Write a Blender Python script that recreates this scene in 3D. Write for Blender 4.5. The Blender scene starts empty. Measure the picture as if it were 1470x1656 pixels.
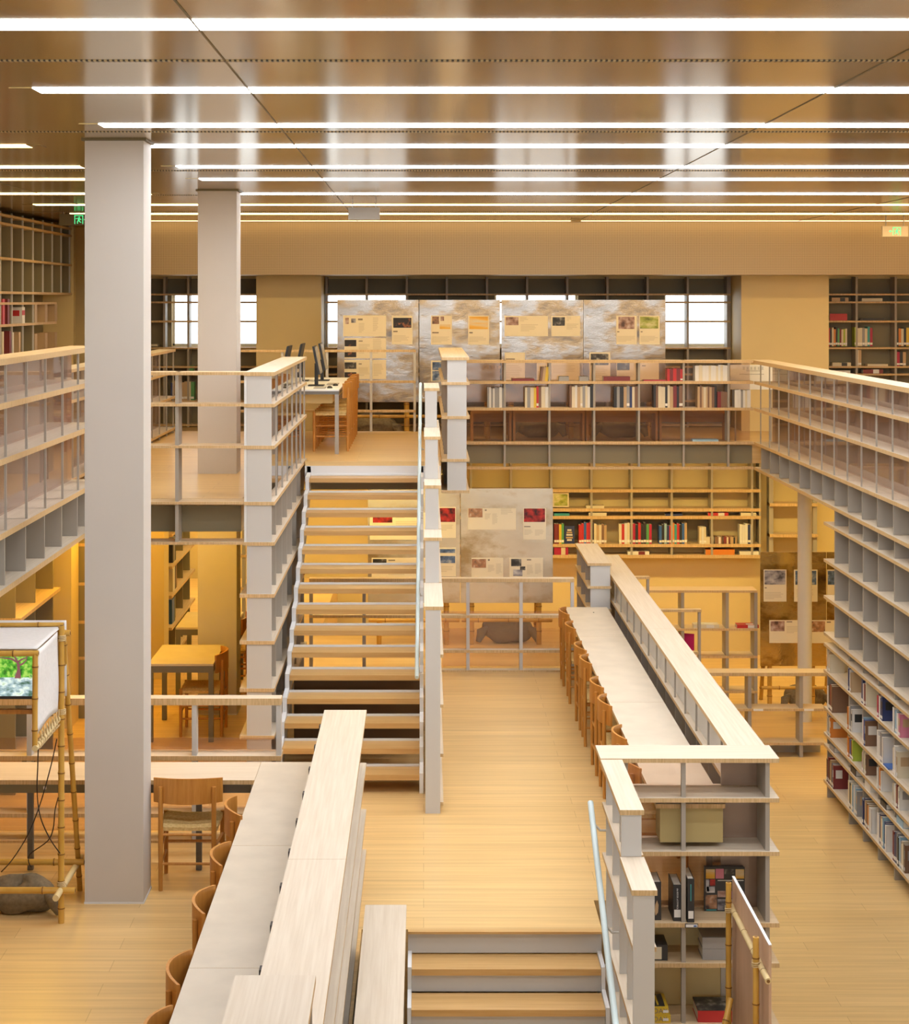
import bpy, bmesh, math, random
from mathutils import Vector, Matrix

# ------------------------------------------------------------------ camera, world, exposure
SC = bpy.context.scene
COL = SC.collection
ZC = 5.23                                   # eye height above the lowest floor
def Z(d):                                   # height of a point d metres below the eye
    return ZC - d
cam = bpy.data.cameras.new('camera'); camo = bpy.data.objects.new('camera', cam); COL.objects.link(camo)
camo.location = (0, 0, ZC); camo.rotation_euler = (math.pi/2, 0, 0)
cam.sensor_fit = 'VERTICAL'; cam.sensor_height = 36.0
cam.lens = 2900/1656*36.0; cam.shift_x = 50/1656; cam.shift_y = -341/1656
cam.clip_start = 0.1; cam.clip_end = 200
SC.camera = camo
SC.view_settings.view_transform = 'Standard'; SC.view_settings.look = 'None'
SC.view_settings.gamma = 1.0; SC.view_settings.use_curve_mapping = False
SC.view_settings.exposure = 1.4
W = bpy.data.worlds.new('daylight'); SC.world = W; W.use_nodes = True
WB = W.node_tree.nodes['Background']; WB.inputs[0].default_value = (0.93, 0.97, 1.0, 1); WB.inputs[1].default_value = 1.3
COOL, WARM, YEL = (0.90, 0.94, 1.0), (1.0, 0.73, 0.34), (1.0, 0.77, 0.28)
AMB = (1.0, 0.56, 0.06)
L_COOL, L_WARM, L_YEL = 7.5, 6.0, 10.5
random.seed(7)

# ------------------------------------------------------------------ materials
MATS = {}
def new_mat(name):
    m = bpy.data.materials.new(name); m.use_nodes = True
    nt = m.node_tree; b = nt.nodes['Principled BSDF']
    MATS[name] = m
    return m, nt, b
def c4(c): return (c[0], c[1], c[2], 1)
def plain(name, col, rough=0.5, metal=0.0, noise=0.0, nscale=8.0, spec=None, bump=0.0):
    m, nt, b = new_mat(name)
    b.inputs['Roughness'].default_value = rough; b.inputs['Metallic'].default_value = metal
    if spec is not None: b.inputs['Specular IOR Level'].default_value = spec
    b.inputs['Base Color'].default_value = c4(col)
    if noise or bump:
        tc = nt.nodes.new('ShaderNodeTexCoord'); n = nt.nodes.new('ShaderNodeTexNoise')
        n.inputs['Scale'].default_value = nscale; n.inputs['Detail'].default_value = 4
        nt.links.new(tc.outputs['Object'], n.inputs['Vector'])
        if noise:
            r = nt.nodes.new('ShaderNodeValToRGB')
            r.color_ramp.elements[0].color = c4([v*(1-noise) for v in col]); r.color_ramp.elements[1].color = c4([min(1, v*(1+noise)) for v in col])
            r.color_ramp.elements[0].position = .3; r.color_ramp.elements[1].position = .7
            nt.links.new(n.outputs['Fac'], r.inputs['Fac']); nt.links.new(r.outputs['Color'], b.inputs['Base Color'])
        if bump:
            bp = nt.nodes.new('ShaderNodeBump'); bp.inputs['Strength'].default_value = bump; bp.inputs['Distance'].default_value = .02
            nt.links.new(n.outputs['Fac'], bp.inputs['Height']); nt.links.new(bp.outputs['Normal'], b.inputs['Normal'])
    return m
def grain(name, ca, cb, axis, rough=0.5, fine=60.0, along=1.5):
    """Wood with its grain running along one axis."""
    m, nt, b = new_mat(name)
    b.inputs['Roughness'].default_value = rough
    tc = nt.nodes.new('ShaderNodeTexCoord'); mp = nt.nodes.new('ShaderNodeMapping')
    s = [fine, fine, fine]; s['xyz'.index(axis)] = along
    mp.inputs['Scale'].default_value = s
    n = nt.nodes.new('ShaderNodeTexNoise'); n.inputs['Scale'].default_value = 1.0; n.inputs['Detail'].default_value = 5; n.inputs['Roughness'].default_value = .6
    r = nt.nodes.new('ShaderNodeValToRGB')
    r.color_ramp.elements[0].color = c4(ca); r.color_ramp.elements[1].color = c4(cb)
    r.color_ramp.elements[0].position = .32; r.color_ramp.elements[1].position = .68
    nt.links.new(tc.outputs['Object'], mp.inputs['Vector']); nt.links.new(mp.outputs['Vector'], n.inputs['Vector'])
    nt.links.new(n.outputs['Fac'], r.inputs['Fac']); nt.links.new(r.outputs['Color'], b.inputs['Base Color'])
    return m
def planks(name, ca, cb, cm, rough):
    m, nt, b = new_mat(name)
    b.inputs['Roughness'].default_value = rough
    tc = nt.nodes.new('ShaderNodeTexCoord')
    br = nt.nodes.new('ShaderNodeTexBrick'); br.inputs['Scale'].default_value = 1.0
    br.inputs['Brick Width'].default_value = 1.9; br.inputs['Row Height'].default_value = .19
    br.inputs['Mortar Size'].default_value = .0025; br.inputs['Mortar Smooth'].default_value = .3; br.offset = .37
    br.inputs['Color1'].default_value = c4(ca); br.inputs['Color2'].default_value = c4(cb); br.inputs['Mortar'].default_value = c4(cm)
    mp = nt.nodes.new('ShaderNodeMapping'); mp.inputs['Scale'].default_value = (.9, 26, 26)
    n = nt.nodes.new('ShaderNodeTexNoise'); n.inputs['Scale'].default_value = 1; n.inputs['Detail'].default_value = 6
    r = nt.nodes.new('ShaderNodeValToRGB'); r.color_ramp.elements[0].color = (.86, .83, .8, 1); r.color_ramp.elements[1].color = (1.08, 1.08, 1.08, 1)
    r.color_ramp.elements[0].position = .3; r.color_ramp.elements[1].position = .7
    mx = nt.nodes.new('ShaderNodeMix'); mx.data_type = 'RGBA'; mx.blend_type = 'MULTIPLY'; mx.inputs[0].default_value = 1
    nt.links.new(tc.outputs['Object'], br.inputs['Vector']); nt.links.new(tc.outputs['Object'], mp.inputs['Vector'])
    nt.links.new(mp.outputs['Vector'], n.inputs['Vector']); nt.links.new(n.outputs['Fac'], r.inputs['Fac'])
    nt.links.new(br.outputs['Color'], mx.inputs[6]); nt.links.new(r.outputs['Color'], mx.inputs[7])
    nt.links.new(mx.outputs[2], b.inputs['Base Color'])
    return m
def emis(name, col, strength):
    m, nt, b = new_mat(name)
    b.inputs['Base Color'].default_value = c4(col); b.inputs['Emission Color'].default_value = c4(col); b.inputs['Emission Strength'].default_value = strength
    return m
def ramp_mat(name, cols, scale=(9, 9, 9), rough=.5, emit=0.0, metal=0.0, detail=5.0, pos=None, seed=0.0):
    m, nt, b = new_mat(name)
    b.inputs['Roughness'].default_value = rough; b.inputs['Metallic'].default_value = metal
    tc = nt.nodes.new('ShaderNodeTexCoord'); mp = nt.nodes.new('ShaderNodeMapping'); mp.inputs['Scale'].default_value = scale; mp.inputs['Location'].default_value = (seed, seed*.7, seed*1.3)
    n = nt.nodes.new('ShaderNodeTexNoise'); n.inputs['Scale'].default_value = 1; n.inputs['Detail'].default_value = detail
    r = nt.nodes.new('ShaderNodeValToRGB'); e = r.color_ramp.elements
    k = len(cols)
    while len(e) < k: e.new(.5)
    for i, c in enumerate(cols):
        e[i].position = (pos[i] if pos else .32 + .36*i/(k-1)); e[i].color = c4(c)
    nt.links.new(tc.outputs['Object'], mp.inputs['Vector']); nt.links.new(mp.outputs['Vector'], n.inputs['Vector']); nt.links.new(n.outputs['Fac'], r.inputs['Fac'])
    nt.links.new(r.outputs['Color'], b.inputs['Base Color'])
    if emit:
        nt.links.new(r.outputs['Color'], b.inputs['Emission Color']); b.inputs['Emission Strength'].default_value = emit
    return m
def perforated(name, col, dark, step, radius, metal, rough, axes='xz'):
    """Sheet metal with a regular field of round holes."""
    m, nt, b = new_mat(name)
    b.inputs['Metallic'].default_value = metal; b.inputs['Roughness'].default_value = rough
    tc = nt.nodes.new('ShaderNodeTexCoord'); v = nt.nodes.new('ShaderNodeVectorMath'); v.operation = 'SCALE'; v.inputs[3].default_value = 1/step
    fr = nt.nodes.new('ShaderNodeVectorMath'); fr.operation = 'FRACTION'
    sb = nt.nodes.new('ShaderNodeVectorMath'); sb.operation = 'SUBTRACT'; sb.inputs[1].default_value = (.5, .5, .5)
    ml = nt.nodes.new('ShaderNodeVectorMath'); ml.operation = 'MULTIPLY'; ml.inputs[1].default_value = tuple(1.0 if a in axes else 0.0 for a in 'xyz')
    ln = nt.nodes.new('ShaderNodeVectorMath'); ln.operation = 'LENGTH'
    lt = nt.nodes.new('ShaderNodeMath'); lt.operation = 'LESS_THAN'; lt.inputs[1].default_value = radius
    mx = nt.nodes.new('ShaderNodeMix'); mx.data_type = 'RGBA'; mx.inputs[6].default_value = c4(col); mx.inputs[7].default_value = c4(dark)
    nt.links.new(tc.outputs['Object'], v.inputs[0]); nt.links.new(v.outputs[0], fr.inputs[0]); nt.links.new(fr.outputs[0], sb.inputs[0])
    nt.links.new(sb.outputs[0], ml.inputs[0]); nt.links.new(ml.outputs[0], ln.inputs[0]); nt.links.new(ln.outputs['Value'], lt.inputs[0])
    nt.links.new(lt.outputs[0], mx.inputs[0]); nt.links.new(mx.outputs[2], b.inputs['Base Color'])
    return m
def glass(name, tint, gloss, painted_haze=0.0):
    m = bpy.data.materials.new(name); m.use_nodes = True; MATS[name] = m
    nt = m.node_tree; nt.nodes.clear()
    o = nt.nodes.new('ShaderNodeOutputMaterial'); t = nt.nodes.new('ShaderNodeBsdfTransparent'); g = nt.nodes.new('ShaderNodeBsdfGlossy')
    t.inputs[0].default_value = c4(tint); g.inputs[0].default_value = (.95, .93, .92, 1); g.inputs['Roughness'].default_value = .03
    fr = nt.nodes.new('ShaderNodeLayerWeight'); fr.inputs['Blend'].default_value = gloss
    mix = nt.nodes.new('ShaderNodeMixShader')
    df = nt.nodes.new('ShaderNodeBsdfDiffuse'); df.inputs[0].default_value = (.68, .47, .37, 1); m2 = nt.nodes.new('ShaderNodeMixShader'); m2.inputs[0].default_value = painted_haze  # pinkish diffuse share paints reflected haze into the pane
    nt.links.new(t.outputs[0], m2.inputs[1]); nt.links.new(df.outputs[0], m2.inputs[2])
    nt.links.new(fr.outputs['Fresnel'], mix.inputs[0]); nt.links.new(m2.outputs[0], mix.inputs[1]); nt.links.new(g.outputs[0], mix.inputs[2]); nt.links.new(mix.outputs[0], o.inputs[0])
    return m
def foil(name, col, rough, bump, seed, refl_tint, refl_dark=(.10, .09, .09), metal=.75, sc=1.0):
    m, nt, b = new_mat(name)
    b.inputs['Metallic'].default_value = 1.0; b.inputs['Roughness'].default_value = rough
    tc = nt.nodes.new('ShaderNodeTexCoord'); mp = nt.nodes.new('ShaderNodeMapping'); mp.inputs['Scale'].default_value = (.55*sc, 1.1*sc, 1.0*sc); mp.inputs['Location'].default_value = (seed, seed, seed)
    n = nt.nodes.new('ShaderNodeTexNoise'); n.inputs['Scale'].default_value = 1.6; n.inputs['Detail'].default_value = 7; n.inputs['Roughness'].default_value = .62
    bp = nt.nodes.new('ShaderNodeBump'); bp.inputs['Strength'].default_value = bump; bp.inputs['Distance'].default_value = .05
    r = nt.nodes.new('ShaderNodeValToRGB'); e = r.color_ramp.elements
    while len(e) < 5: e.new(.5)
    for q, (pp, cc) in enumerate(((.34, refl_dark), (.43, refl_tint), (.50, col), (.58, [v*.9 for v in col]), (.66, refl_tint))): e[q].position = pp; e[q].color = c4(cc)  # brown and dark patches paint reflections into the foil colour
    b.inputs['Metallic'].default_value = metal
    nt.links.new(tc.outputs['Object'], mp.inputs['Vector']); nt.links.new(mp.outputs['Vector'], n.inputs['Vector'])
    nt.links.new(n.outputs['Fac'], bp.inputs['Height']); nt.links.new(bp.outputs['Normal'], b.inputs['Normal'])
    nt.links.new(n.outputs['Fac'], r.inputs['Fac']); nt.links.new(r.outputs['Color'], b.inputs['Base Color'])
    return m

PALE_A, PALE_B = (.60, .50, .375), (.69, .60, .475)
wood_x = grain('pale_wood_x', PALE_A, PALE_B, 'x'); wood_y = grain('pale_wood_y', PALE_A, PALE_B, 'y')
edge_wood = grain('bamboo_edge', (.50, .33, .14), (.70, .50, .27), 'z', fine=90, along=8)
shelf_x = grain('shelf_wood_x', (.60, .44, .25), (.70, .53, .33), 'x'); shelf_y = grain('shelf_wood_y', (.60, .44, .25), (.70, .53, .33), 'y')
tread_wood = grain('tread_wood', (.54, .31, .10), (.64, .40, .155), 'x', rough=.35, fine=40)
floor_wood = planks('oak_floor', (.72, .49, .205), (.78, .545, .24), (.55, .35, .13), .30)
desk_top = plain('desk_plywood', (.62, .545, .435), .45, noise=.06, nscale=5)
steel = plain('grey_steel', (.37, .335, .285), .5, noise=.03, nscale=2)
steel_light = plain('light_grey_steel', (.56, .545, .515), .45)
paint = plain('column_paint', (.60, .56, .51), .6, noise=.02, nscale=2)
white_edge = plain('white_trim', (.75, .76, .76), .5)
cream = plain('cream_wall', (.72, .58, .29), .6, noise=.02, nscale=1.5)
back_grey = plain('bookcase_back', (.24, .20, .115), .6)
rail_paint = plain('pale_rail_paint', (.62, .74, .75), .4)
bench_wood = grain('bench_oak', (.50, .24, .05), (.60, .31, .08), 'x', rough=.4)
dark = plain('dark_base', (.06, .05, .045), .6)
chair_wood = grain('chair_oak', (.46, .18, .028), (.58, .26, .05), 'z', rough=.4, fine=50, along=4)
rope = ramp_mat('woven_rope', [(.60, .40, .13), (.78, .57, .25)], scale=(60, 60, 60), rough=.8)
table_steel = plain('table_frame', (.17, .16, .14), .45, metal=.2)
bamboo = ramp_mat('bamboo_cane', [(.52, .28, .04), (.68, .40, .08)], scale=(7, 7, 3), rough=.35)
bamboo_pale = ramp_mat('bamboo_pale', [(.68, .52, .24), (.78, .63, .34)], scale=(7, 7, 3), rough=.4)
bamboo_node = plain('bamboo_joint', (.22, .10, .02), .6)
twine = plain('twine', (.66, .50, .26), .8)
cloth = plain('white_canvas', (.80, .79, .78), .85, noise=.03, nscale=30, bump=.15)
sack = ramp_mat('sack_canvas', [(.17, .13, .075), (.24, .185, .11)], scale=(40, 40, 40), rough=.9)
black = plain('black_plastic', (.015, .015, .016), .4)
cable = plain('black_cable', (.02, .012, .01), .5)
plywood = grain('plywood_board', (.52, .34, .22), (.62, .42, .29), 'z', rough=.5, fine=14, along=1.2)
paper = plain('cream_paper', (.80, .70, .50), .7)
ink = plain('pale_ink', (.66, .57, .40), .8)
ink_dark = plain('dark_ink', (.26, .21, .15), .8)
pages = plain('book_pages', (.78, .74, .66), .8)
sticker = plain('white_sticker', (.82, .80, .76), .6)
ceil_m = plain('ceiling_metal', (.40, .285, .115), .16, metal=.8, noise=.04, nscale=.8)
perf = perforated('perforated_bulkhead', (.44, .32, .18), (.20, .13, .06), .022, .30, .3, .4)
dots = perforated('dotted_slot', (.42, .32, .16), (.03, .02, .01), .024, .23, .4, .4, axes='x')
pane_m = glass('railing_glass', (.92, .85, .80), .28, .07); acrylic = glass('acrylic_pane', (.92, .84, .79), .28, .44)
clear_m = glass('window_glass', (.97, .98, .98), .12)
foil_s = foil('silver_foil', (.40, .37, .34), .25, .3, 1.0, (.34, .23, .12))
foil_b = foil('silver_foil_smooth_lit', (.74, .66, .52), .22, .2, 5.0, (.42, .30, .15), (.30, .19, .08), .5, .55)  # paler base paints in the lit surroundings this board mirrors
foil_g = foil('gold_foil', (.66, .46, .15), .12, .40, 9.0, (.36, .22, .05), (.12, .07, .02), .85)
green_sign = emis('green_sign_light', (.08, .80, .30), .42)
sign_box = plain('sign_box', (.62, .52, .38), .5); sign_dark = plain('sign_dark', (.16, .13, .06), .5)
tube_cool = emis('cool_light', COOL, L_COOL); tube_warm = emis('warm_light', WARM, L_WARM); tube_yel = emis('yellow_light', YEL, L_YEL); tube_amb = emis('amber_light', AMB, 6.5); cove = emis('cove_light', WARM, 2.2)
photo_m = {
 'night': ramp_mat('photo_night', [(.01, .008, .006), (.02, .012, .01), (.55, .18, .06)], (14, 14, 14), pos=[.3, .55, .72], seed=1),
 'orange': ramp_mat('photo_orange', [(.70, .32, .02), (.80, .45, .05), (.7, .6, .4)], (2, 2, 12), seed=2),
 'red': ramp_mat('photo_red', [(.02, .004, .004), (.25, .012, .01), (.55, .03, .02)], (16, 16, 16), seed=3),
 'brown': ramp_mat('photo_brown', [(.10, .05, .035), (.35, .20, .15), (.55, .42, .36)], (16, 16, 16), seed=4),
 'dark': ramp_mat('photo_dark', [(.015, .015, .015), (.06, .055, .05), (.5, .46, .38)], (13, 13, 13), pos=[.3, .5, .7], seed=5),
 'green': ramp_mat('photo_green', [(.08, .10, .02), (.35, .38, .06), (.65, .60, .30)], (8, 8, 14), seed=6),
 'blue': ramp_mat('photo_blue', [(.03, .05, .09), (.10, .16, .30), (.55, .55, .55)], (12, 12, 14), seed=7),
 'grey': ramp_mat('photo_grey', [(.07, .065, .075), (.34, .32, .34), (.6, .57, .55)], (10, 10, 14), seed=8),
 'collage': ramp_mat('photo_collage', [(.05, .03, .03), (.30, .16, .09), (.42, .20, .10), (.55, .42, .30)], (18, 18, 18), seed=9),
}
PAL = {'white': (.74, .72, .68), 'cream': (.70, .62, .45), 'grey': (.32, .31, .30), 'black': (.03, .03, .032), 'red': (.52, .03, .03), 'crimson': (.42, .015, .06),
       'blue': (.04, .13, .42), 'navy': (.03, .045, .14), 'green': (.10, .34, .12), 'teal': (.05, .32, .32), 'yellow': (.72, .50, .04), 'orange': (.68, .22, .03),
       'brown': (.22, .12, .07), 'maroon': (.20, .03, .03), 'pink': (.66, .22, .32), 'lime': (.40, .50, .05), 'light blue': (.30, .48, .62), 'purple': (.20, .10, .28),
       'tan': (.52, .36, .20), 'magenta': (.50, .01, .13)}
COVER = {k: plain('cover_'+k.replace(' ', '_'), v, .45) for k, v in PAL.items()}

# ------------------------------------------------------------------ mesh helpers
class MB:
    """Collects shapes into one mesh, in world coordinates (or local ones for things built at the origin)."""
    def __init__(s): s.v = []; s.f = []; s.m = []; s.sm = []
    def _add(s, vs, fs, mi=0, smooth=False):
        k = len(s.v); s.v += [tuple(p) for p in vs]
        for f in fs: s.f.append([k+i for i in f]); s.m.append(mi); s.sm.append(smooth)
        return s
    def box(s, x0, x1, y0, y1, z0, z1, mi=0, top=None, front=None):
        if x0 > x1: x0, x1 = x1, x0
        if y0 > y1: y0, y1 = y1, y0
        if z0 > z1: z0, z1 = z1, z0
        vs = [(x0, y0, z0), (x1, y0, z0), (x1, y1, z0), (x0, y1, z0), (x0, y0, z1), (x1, y0, z1), (x1, y1, z1), (x0, y1, z1)]
        fs = [(0, 3, 2, 1), (4, 5, 6, 7), (0, 1, 5, 4), (2, 3, 7, 6), (1, 2, 6, 5), (3, 0, 4, 7)]
        k = len(s.f); s._add(vs, fs, mi)
        if top is not None: s.m[k+1] = top
        if front is not None: s.m[k+2] = front
        return s
    def edged(s, x0, x1, y0, y1, z0, z1):          # a board: faces material 0 above and below, material 1 on its edges
        k = len(s.f); s.box(x0, x1, y0, y1, z0, z1, 1); s.m[k] = 0; s.m[k+1] = 0
        return s
    def tube(s, pts, r, n=10, mi=0, cap=True, radii=None):
        pts = [Vector(p) for p in pts]; rings = []
        for i, p in enumerate(pts):
            a = pts[max(0, i-1)]; b = pts[min(len(pts)-1, i+1)]; t = (b-a).normalized()
            u = t.cross(Vector((0, 0, 1)))
            if u.length < 1e-3: u = t.cross(Vector((1, 0, 0)))
            u.normalize(); w = t.cross(u); rr = radii[i] if radii else r
            rings.append([p + (u*math.cos(2*math.pi*j/n) + w*math.sin(2*math.pi*j/n))*rr for j in range(n)])
        vs = [q for ring in rings for q in ring]; fs = []
        for i in range(len(pts)-1):
            for j in range(n):
                fs.append((i*n+j, i*n+(j+1) % n, (i+1)*n+(j+1) % n, (i+1)*n+j))
        s._add(vs, fs, mi, True)
        if cap:
            k = len(pts)-1
            s._add(rings[0], [tuple(range(n))], mi); s._add(rings[k], [tuple(reversed(range(n)))], mi)
        return s
    def cane(s, p0, p1, r, seg=.28, mi=0, mj=1):   # bamboo: slight swellings and dark rings at the joints
        p0, p1 = Vector(p0), Vector(p1); L = (p1-p0).length; t = (p1-p0)/L
        n = max(1, int(L/seg)); pts = [p0]; rad = [r]; js = []
        for i in range(1, n+1):
            q = L*(i-.45)/n
            for dq, k in ((-.02, 1.0), (-.005, 1.13), (.005, 1.13), (.02, 1.0)):
                pts.append(p0+t*(q+dq)); rad.append(r*k)
            js.append(q)
        pts.append(p1); rad.append(r)
        s.tube(pts, r, 10, mi, True, rad)
        for q in js: s.tube([p0+t*(q-.004), p0+t*(q+.004)], r*1.17, 10, mj, False)
        # the hollow end
        s.tube([p1-t*.001, p1+t*.002], r*.55, 10, mj, True)
        return s
    def prism(s, poly, axis, a0, a1, mi=0):        # polygon given in the two other axes, pushed along axis
        n = len(poly)
        def mk(p, a): return (a, p[0], p[1]) if axis == 'x' else ((p[0], a, p[1]) if axis == 'y' else (p[0], p[1], a))
        vs = [mk(p, a0) for p in poly]+[mk(p, a1) for p in poly]
        fs = [tuple(range(n)), tuple(reversed(range(n, 2*n)))]+[(i, i+n, (i+1) % n+n, (i+1) % n) for i in range(n)]
        return s._add(vs, fs, mi)
    def grid(s, fn, nu, nv, mi=0, smooth=True, closed=False):
        vs = [fn(i/nu, j/nv) for j in range(nv+1) for i in range(nu+1)]; w = nu+1
        return s._add(vs, [(j*w+i, j*w+i+1, (j+1)*w+i+1, (j+1)*w+i) for j in range(nv) for i in range(nu)], mi, smooth)
    def build(s, name, mats, parent=None, loc=None):
        o0 = Vector((0, 0, 0))
        if parent is not None:
            p = parent
            while p is not None: o0 = o0 + p.location; p = p.parent
        elif loc is not None: o0 = Vector(loc)
        me = bpy.data.meshes.new(name)
        me.from_pydata([(v[0]-o0.x, v[1]-o0.y, v[2]-o0.z) for v in s.v], [], s.f)
        if not isinstance(mats, (list, tuple)): mats = [mats]
        for m in mats: me.materials.append(m)
        for p, mi, sm in zip(me.polygons, s.m, s.sm): p.material_index = mi; p.use_smooth = sm
        bm = bmesh.new(); bm.from_mesh(me); bmesh.ops.recalc_face_normals(bm, faces=bm.faces); bm.to_mesh(me); bm.free()
        o = bpy.data.objects.new(name, me); COL.objects.link(o)
        if parent is not None: o.parent = parent
        elif loc is not None: o.location = loc
        return o
def tag(o, label, cat, group=None, kind=None):
    o['label'] = label; o['category'] = cat
    if group: o['group'] = group
    if kind: o['kind'] = kind
    return o
def thing(name, label, cat, loc=(0, 0, 0), group=None):
    o = bpy.data.objects.new(name, None); COL.objects.link(o); o.location = loc; o.empty_display_size = .1
    return tag(o, label, cat, group)
def struct(name, mb, mats, label=None):
    o = mb.build(name, mats); o['kind'] = 'structure'; o['category'] = name.split('_')[0]
    o['label'] = label
    return o
def copy_tree(o, parent=None):
    c = o.copy(); COL.objects.link(c)
    if parent is not None: c.parent = parent
    for ch in [q for q in bpy.data.objects if q.parent == o]: copy_tree(ch, c)
    return c
def bx(*a, **k): return MB().box(*a, **k)
def board(root, x0, x1, y0, y1, d, th=.035, along='x', name='shelf', pale=False):
    m = (wood_x if along == 'x' else wood_y) if pale else (shelf_x if along == 'x' else shelf_y)
    return MB().edged(x0, x1, y0, y1, Z(d)-th, Z(d)).build(name, [m, edge_wood if not pale else edge_wood], root)
def post(root, x0, x1, y0, y1, d0, d1, name='upright', m=None):
    return bx(x0, x1, y0, y1, Z(d1), Z(d0)).build(name, m or steel, root)
ORD = ['first', 'second', 'third', 'fourth', 'fifth', 'sixth', 'seventh', 'eighth', 'ninth', 'tenth', 'eleventh', 'twelfth', 'thirteenth', 'fourteenth', 'fifteenth', 'sixteenth']

# ------------------------------------------------------------------ the building
F_M, F_2, F_R2, F_L2, CEI = 4.05, 1.69, 1.84, 1.54, -1.09
struct('floor_lower', bx(-5.4, 9.2, -4, 26.6, -.2, 0), floor_wood, 'lowest oak plank floor on the right of the hall')
m = MB(); m.box(-5.4, -.40, -4, 22.2, 0.0, Z(F_M)); m.box(-.40, 1.15, 11.56, 22.2, 0.0, Z(F_M)); m.box(1.15, 2.04, 12.12, 22.2, 0.0, Z(F_M)); m.box(-5.4, -1.26, 22.2, 26.2, 0, Z(F_M))
struct('floor_middle', m, floor_wood, 'middle oak plank floor between the two stairs and under the left gallery')
m = MB(); m.box(-5.4, -1.555, 15.36, 23.3, Z(1.97), Z(F_2)); m.box(-1.555, .185, 19.32, 23.3, Z(1.97), Z(F_2)); m.box(-1.25, .185, 18.90, 19.32, Z(1.97), Z(F_2))
struct('floor_upper', m, floor_wood, 'upper oak plank floor at the head of the tall stair')
m = MB(); m.box(.46, 9.2, 23.0, 26.6, Z(2.08), Z(F_R2)); m.box(-5.4, .46, 23.32, 26.6, Z(2.08), Z(F_R2)); m.box(4.49, 9.2, -2, 23.0, Z(2.08), Z(F_R2))
struct('floor_gallery_right', m, floor_wood, 'gallery floor along the back and the right side')
struct('floor_gallery_left', bx(-5.4, -2.99, -2, 15.35, Z(1.85), Z(F_L2)), floor_wood, 'gallery floor on the left side')
struct('ceiling', bx(-5.6, 9.2, -4, 26.8, Z(CEI), Z(CEI)+.1), ceil_m, 'glossy tan metal ceiling')
struct('ceiling_bulkhead', bx(-4.45, 9.2, 24.5, 25.3, Z(-.36), Z(CEI)), perf, 'perforated tan bulkhead below the ceiling at the back')
struct('wall_left', bx(-5.6, -5.4, -4, 26.8, -.2, Z(CEI)), cream, 'cream wall on the left')
struct('wall_right', bx(9.2, 9.4, -4, 26.8, -.2, Z(CEI)), cream, 'cream wall on the right')
m = MB(); m.box(-5.6, 9.4, -4.2, -4, -.2, 2.4); m.box(-5.6, 9.4, -4.2, -4, 6.15, Z(CEI)+.1)
for k in range(7): m.box(-5.6+2.4*k, -5.6+2.4*k+.4, -4.2, -4, 2.4, 6.15)
struct('wall_front', m, cream, 'window wall of the hall behind the viewer')
# back wall with four window openings
WIN = [(-3.72, -2.45), (-1.49, -.23), (1.05, 2.28), (3.56, 4.62)]
WZ0, WZ1 = Z(.66), Z(-.14)
m = MB(); m.box(-5.4, 9.2, 26.5, 26.8, -.2, WZ0); m.box(-5.4, 9.2, 26.5, 26.8, WZ1, Z(CEI))
xs = [-5.4]+[v for w in WIN for v in w]+[9.2]
for i in range(0, len(xs), 2): m.box(xs[i], xs[i+1], 26.5, 26.8, WZ0, WZ1)
struct('wall_back', m, cream, 'cream back wall with bright windows above')
for i, (a, b) in enumerate(WIN):
    m = MB(); t = .03
    m.box(a, a+t, 26.6, 26.68, WZ0, WZ1); m.box(b-t, b, 26.6, 26.68, WZ0, WZ1); m.box(a, b, 26.6, 26.68, WZ1-t, WZ1); m.box(a, b, 26.6, 26.68, WZ0, WZ0+t)
    w = struct('window_%d' % (i+1), m, white_edge, ['window behind the white column', 'window behind the left end of the upper boards', 'window above the middle of the upper boards', 'window right of the upper boards'][i])
    g = bx(a+t, b-t, 26.63, 26.64, WZ0+t, WZ1-t).build('window_pane', clear_m, w)
# piers
for x0, x1, lb in ((-2.37, -1.45, 'cream pier left of the upper boards'), (4.50, 5.74, 'cream pier behind the right gallery corner')):
    struct('wall_pier', bx(x0, x1, 25.4, 26.49, Z(F_R2), Z(-.36)), cream, lb)
# columns
def column(x0, x1, y0, y1, zb, lb):
    r = MB().box(x0, x1, y0, y1, zb, Z(CEI)).build('column', paint); r['kind'] = 'structure'; r['label'] = lb; r['category'] = 'column'
    MB().box(x0-.02, x1+.02, y0-.02, y1+.02, Z(CEI)-.012, Z(CEI)).build('column_collar', sign_dark, r)
    MB().box(x0-.004, x1+.004, y0-.004, y1+.004, zb, zb+.012).build('column_foot', white_edge, r)
column(-2.277, -1.882, 12.05, 12.38, Z(F_M), 'square white column in the left foreground')
column(-2.21, -1.83, 17.55, 17.93, Z(F_M), 'square white column behind the upper glass railing')
m = MB().tube([(4.75, 22.35, 0), (4.75, 22.35, Z(2.08))], .088, 24)
struct('column_round', m, paint, 'round cream column under the right gallery')
# dotted slots across the ceiling
for i, D in enumerate((8.13, 11.54, 14.98, 18.45, 21.9)):
    struct('trim_%d' % (i+1), bx(-5.3, 9.1, D-.018, D+.018, Z(CEI)-.004, Z(CEI)), dots, 'dotted slot across the ceiling, %s from the front' % ORD[i])
for i, x in enumerate((-3.9, -.9, 2.1, 5.1)):
    struct('trim_%d' % (i+6), bx(x-.004, x+.004, -3.9, 24.5, Z(CEI)-.003, Z(CEI)), sign_dark, 'thin seam running back along the ceiling, %s from the left' % ORD[i])
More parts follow.
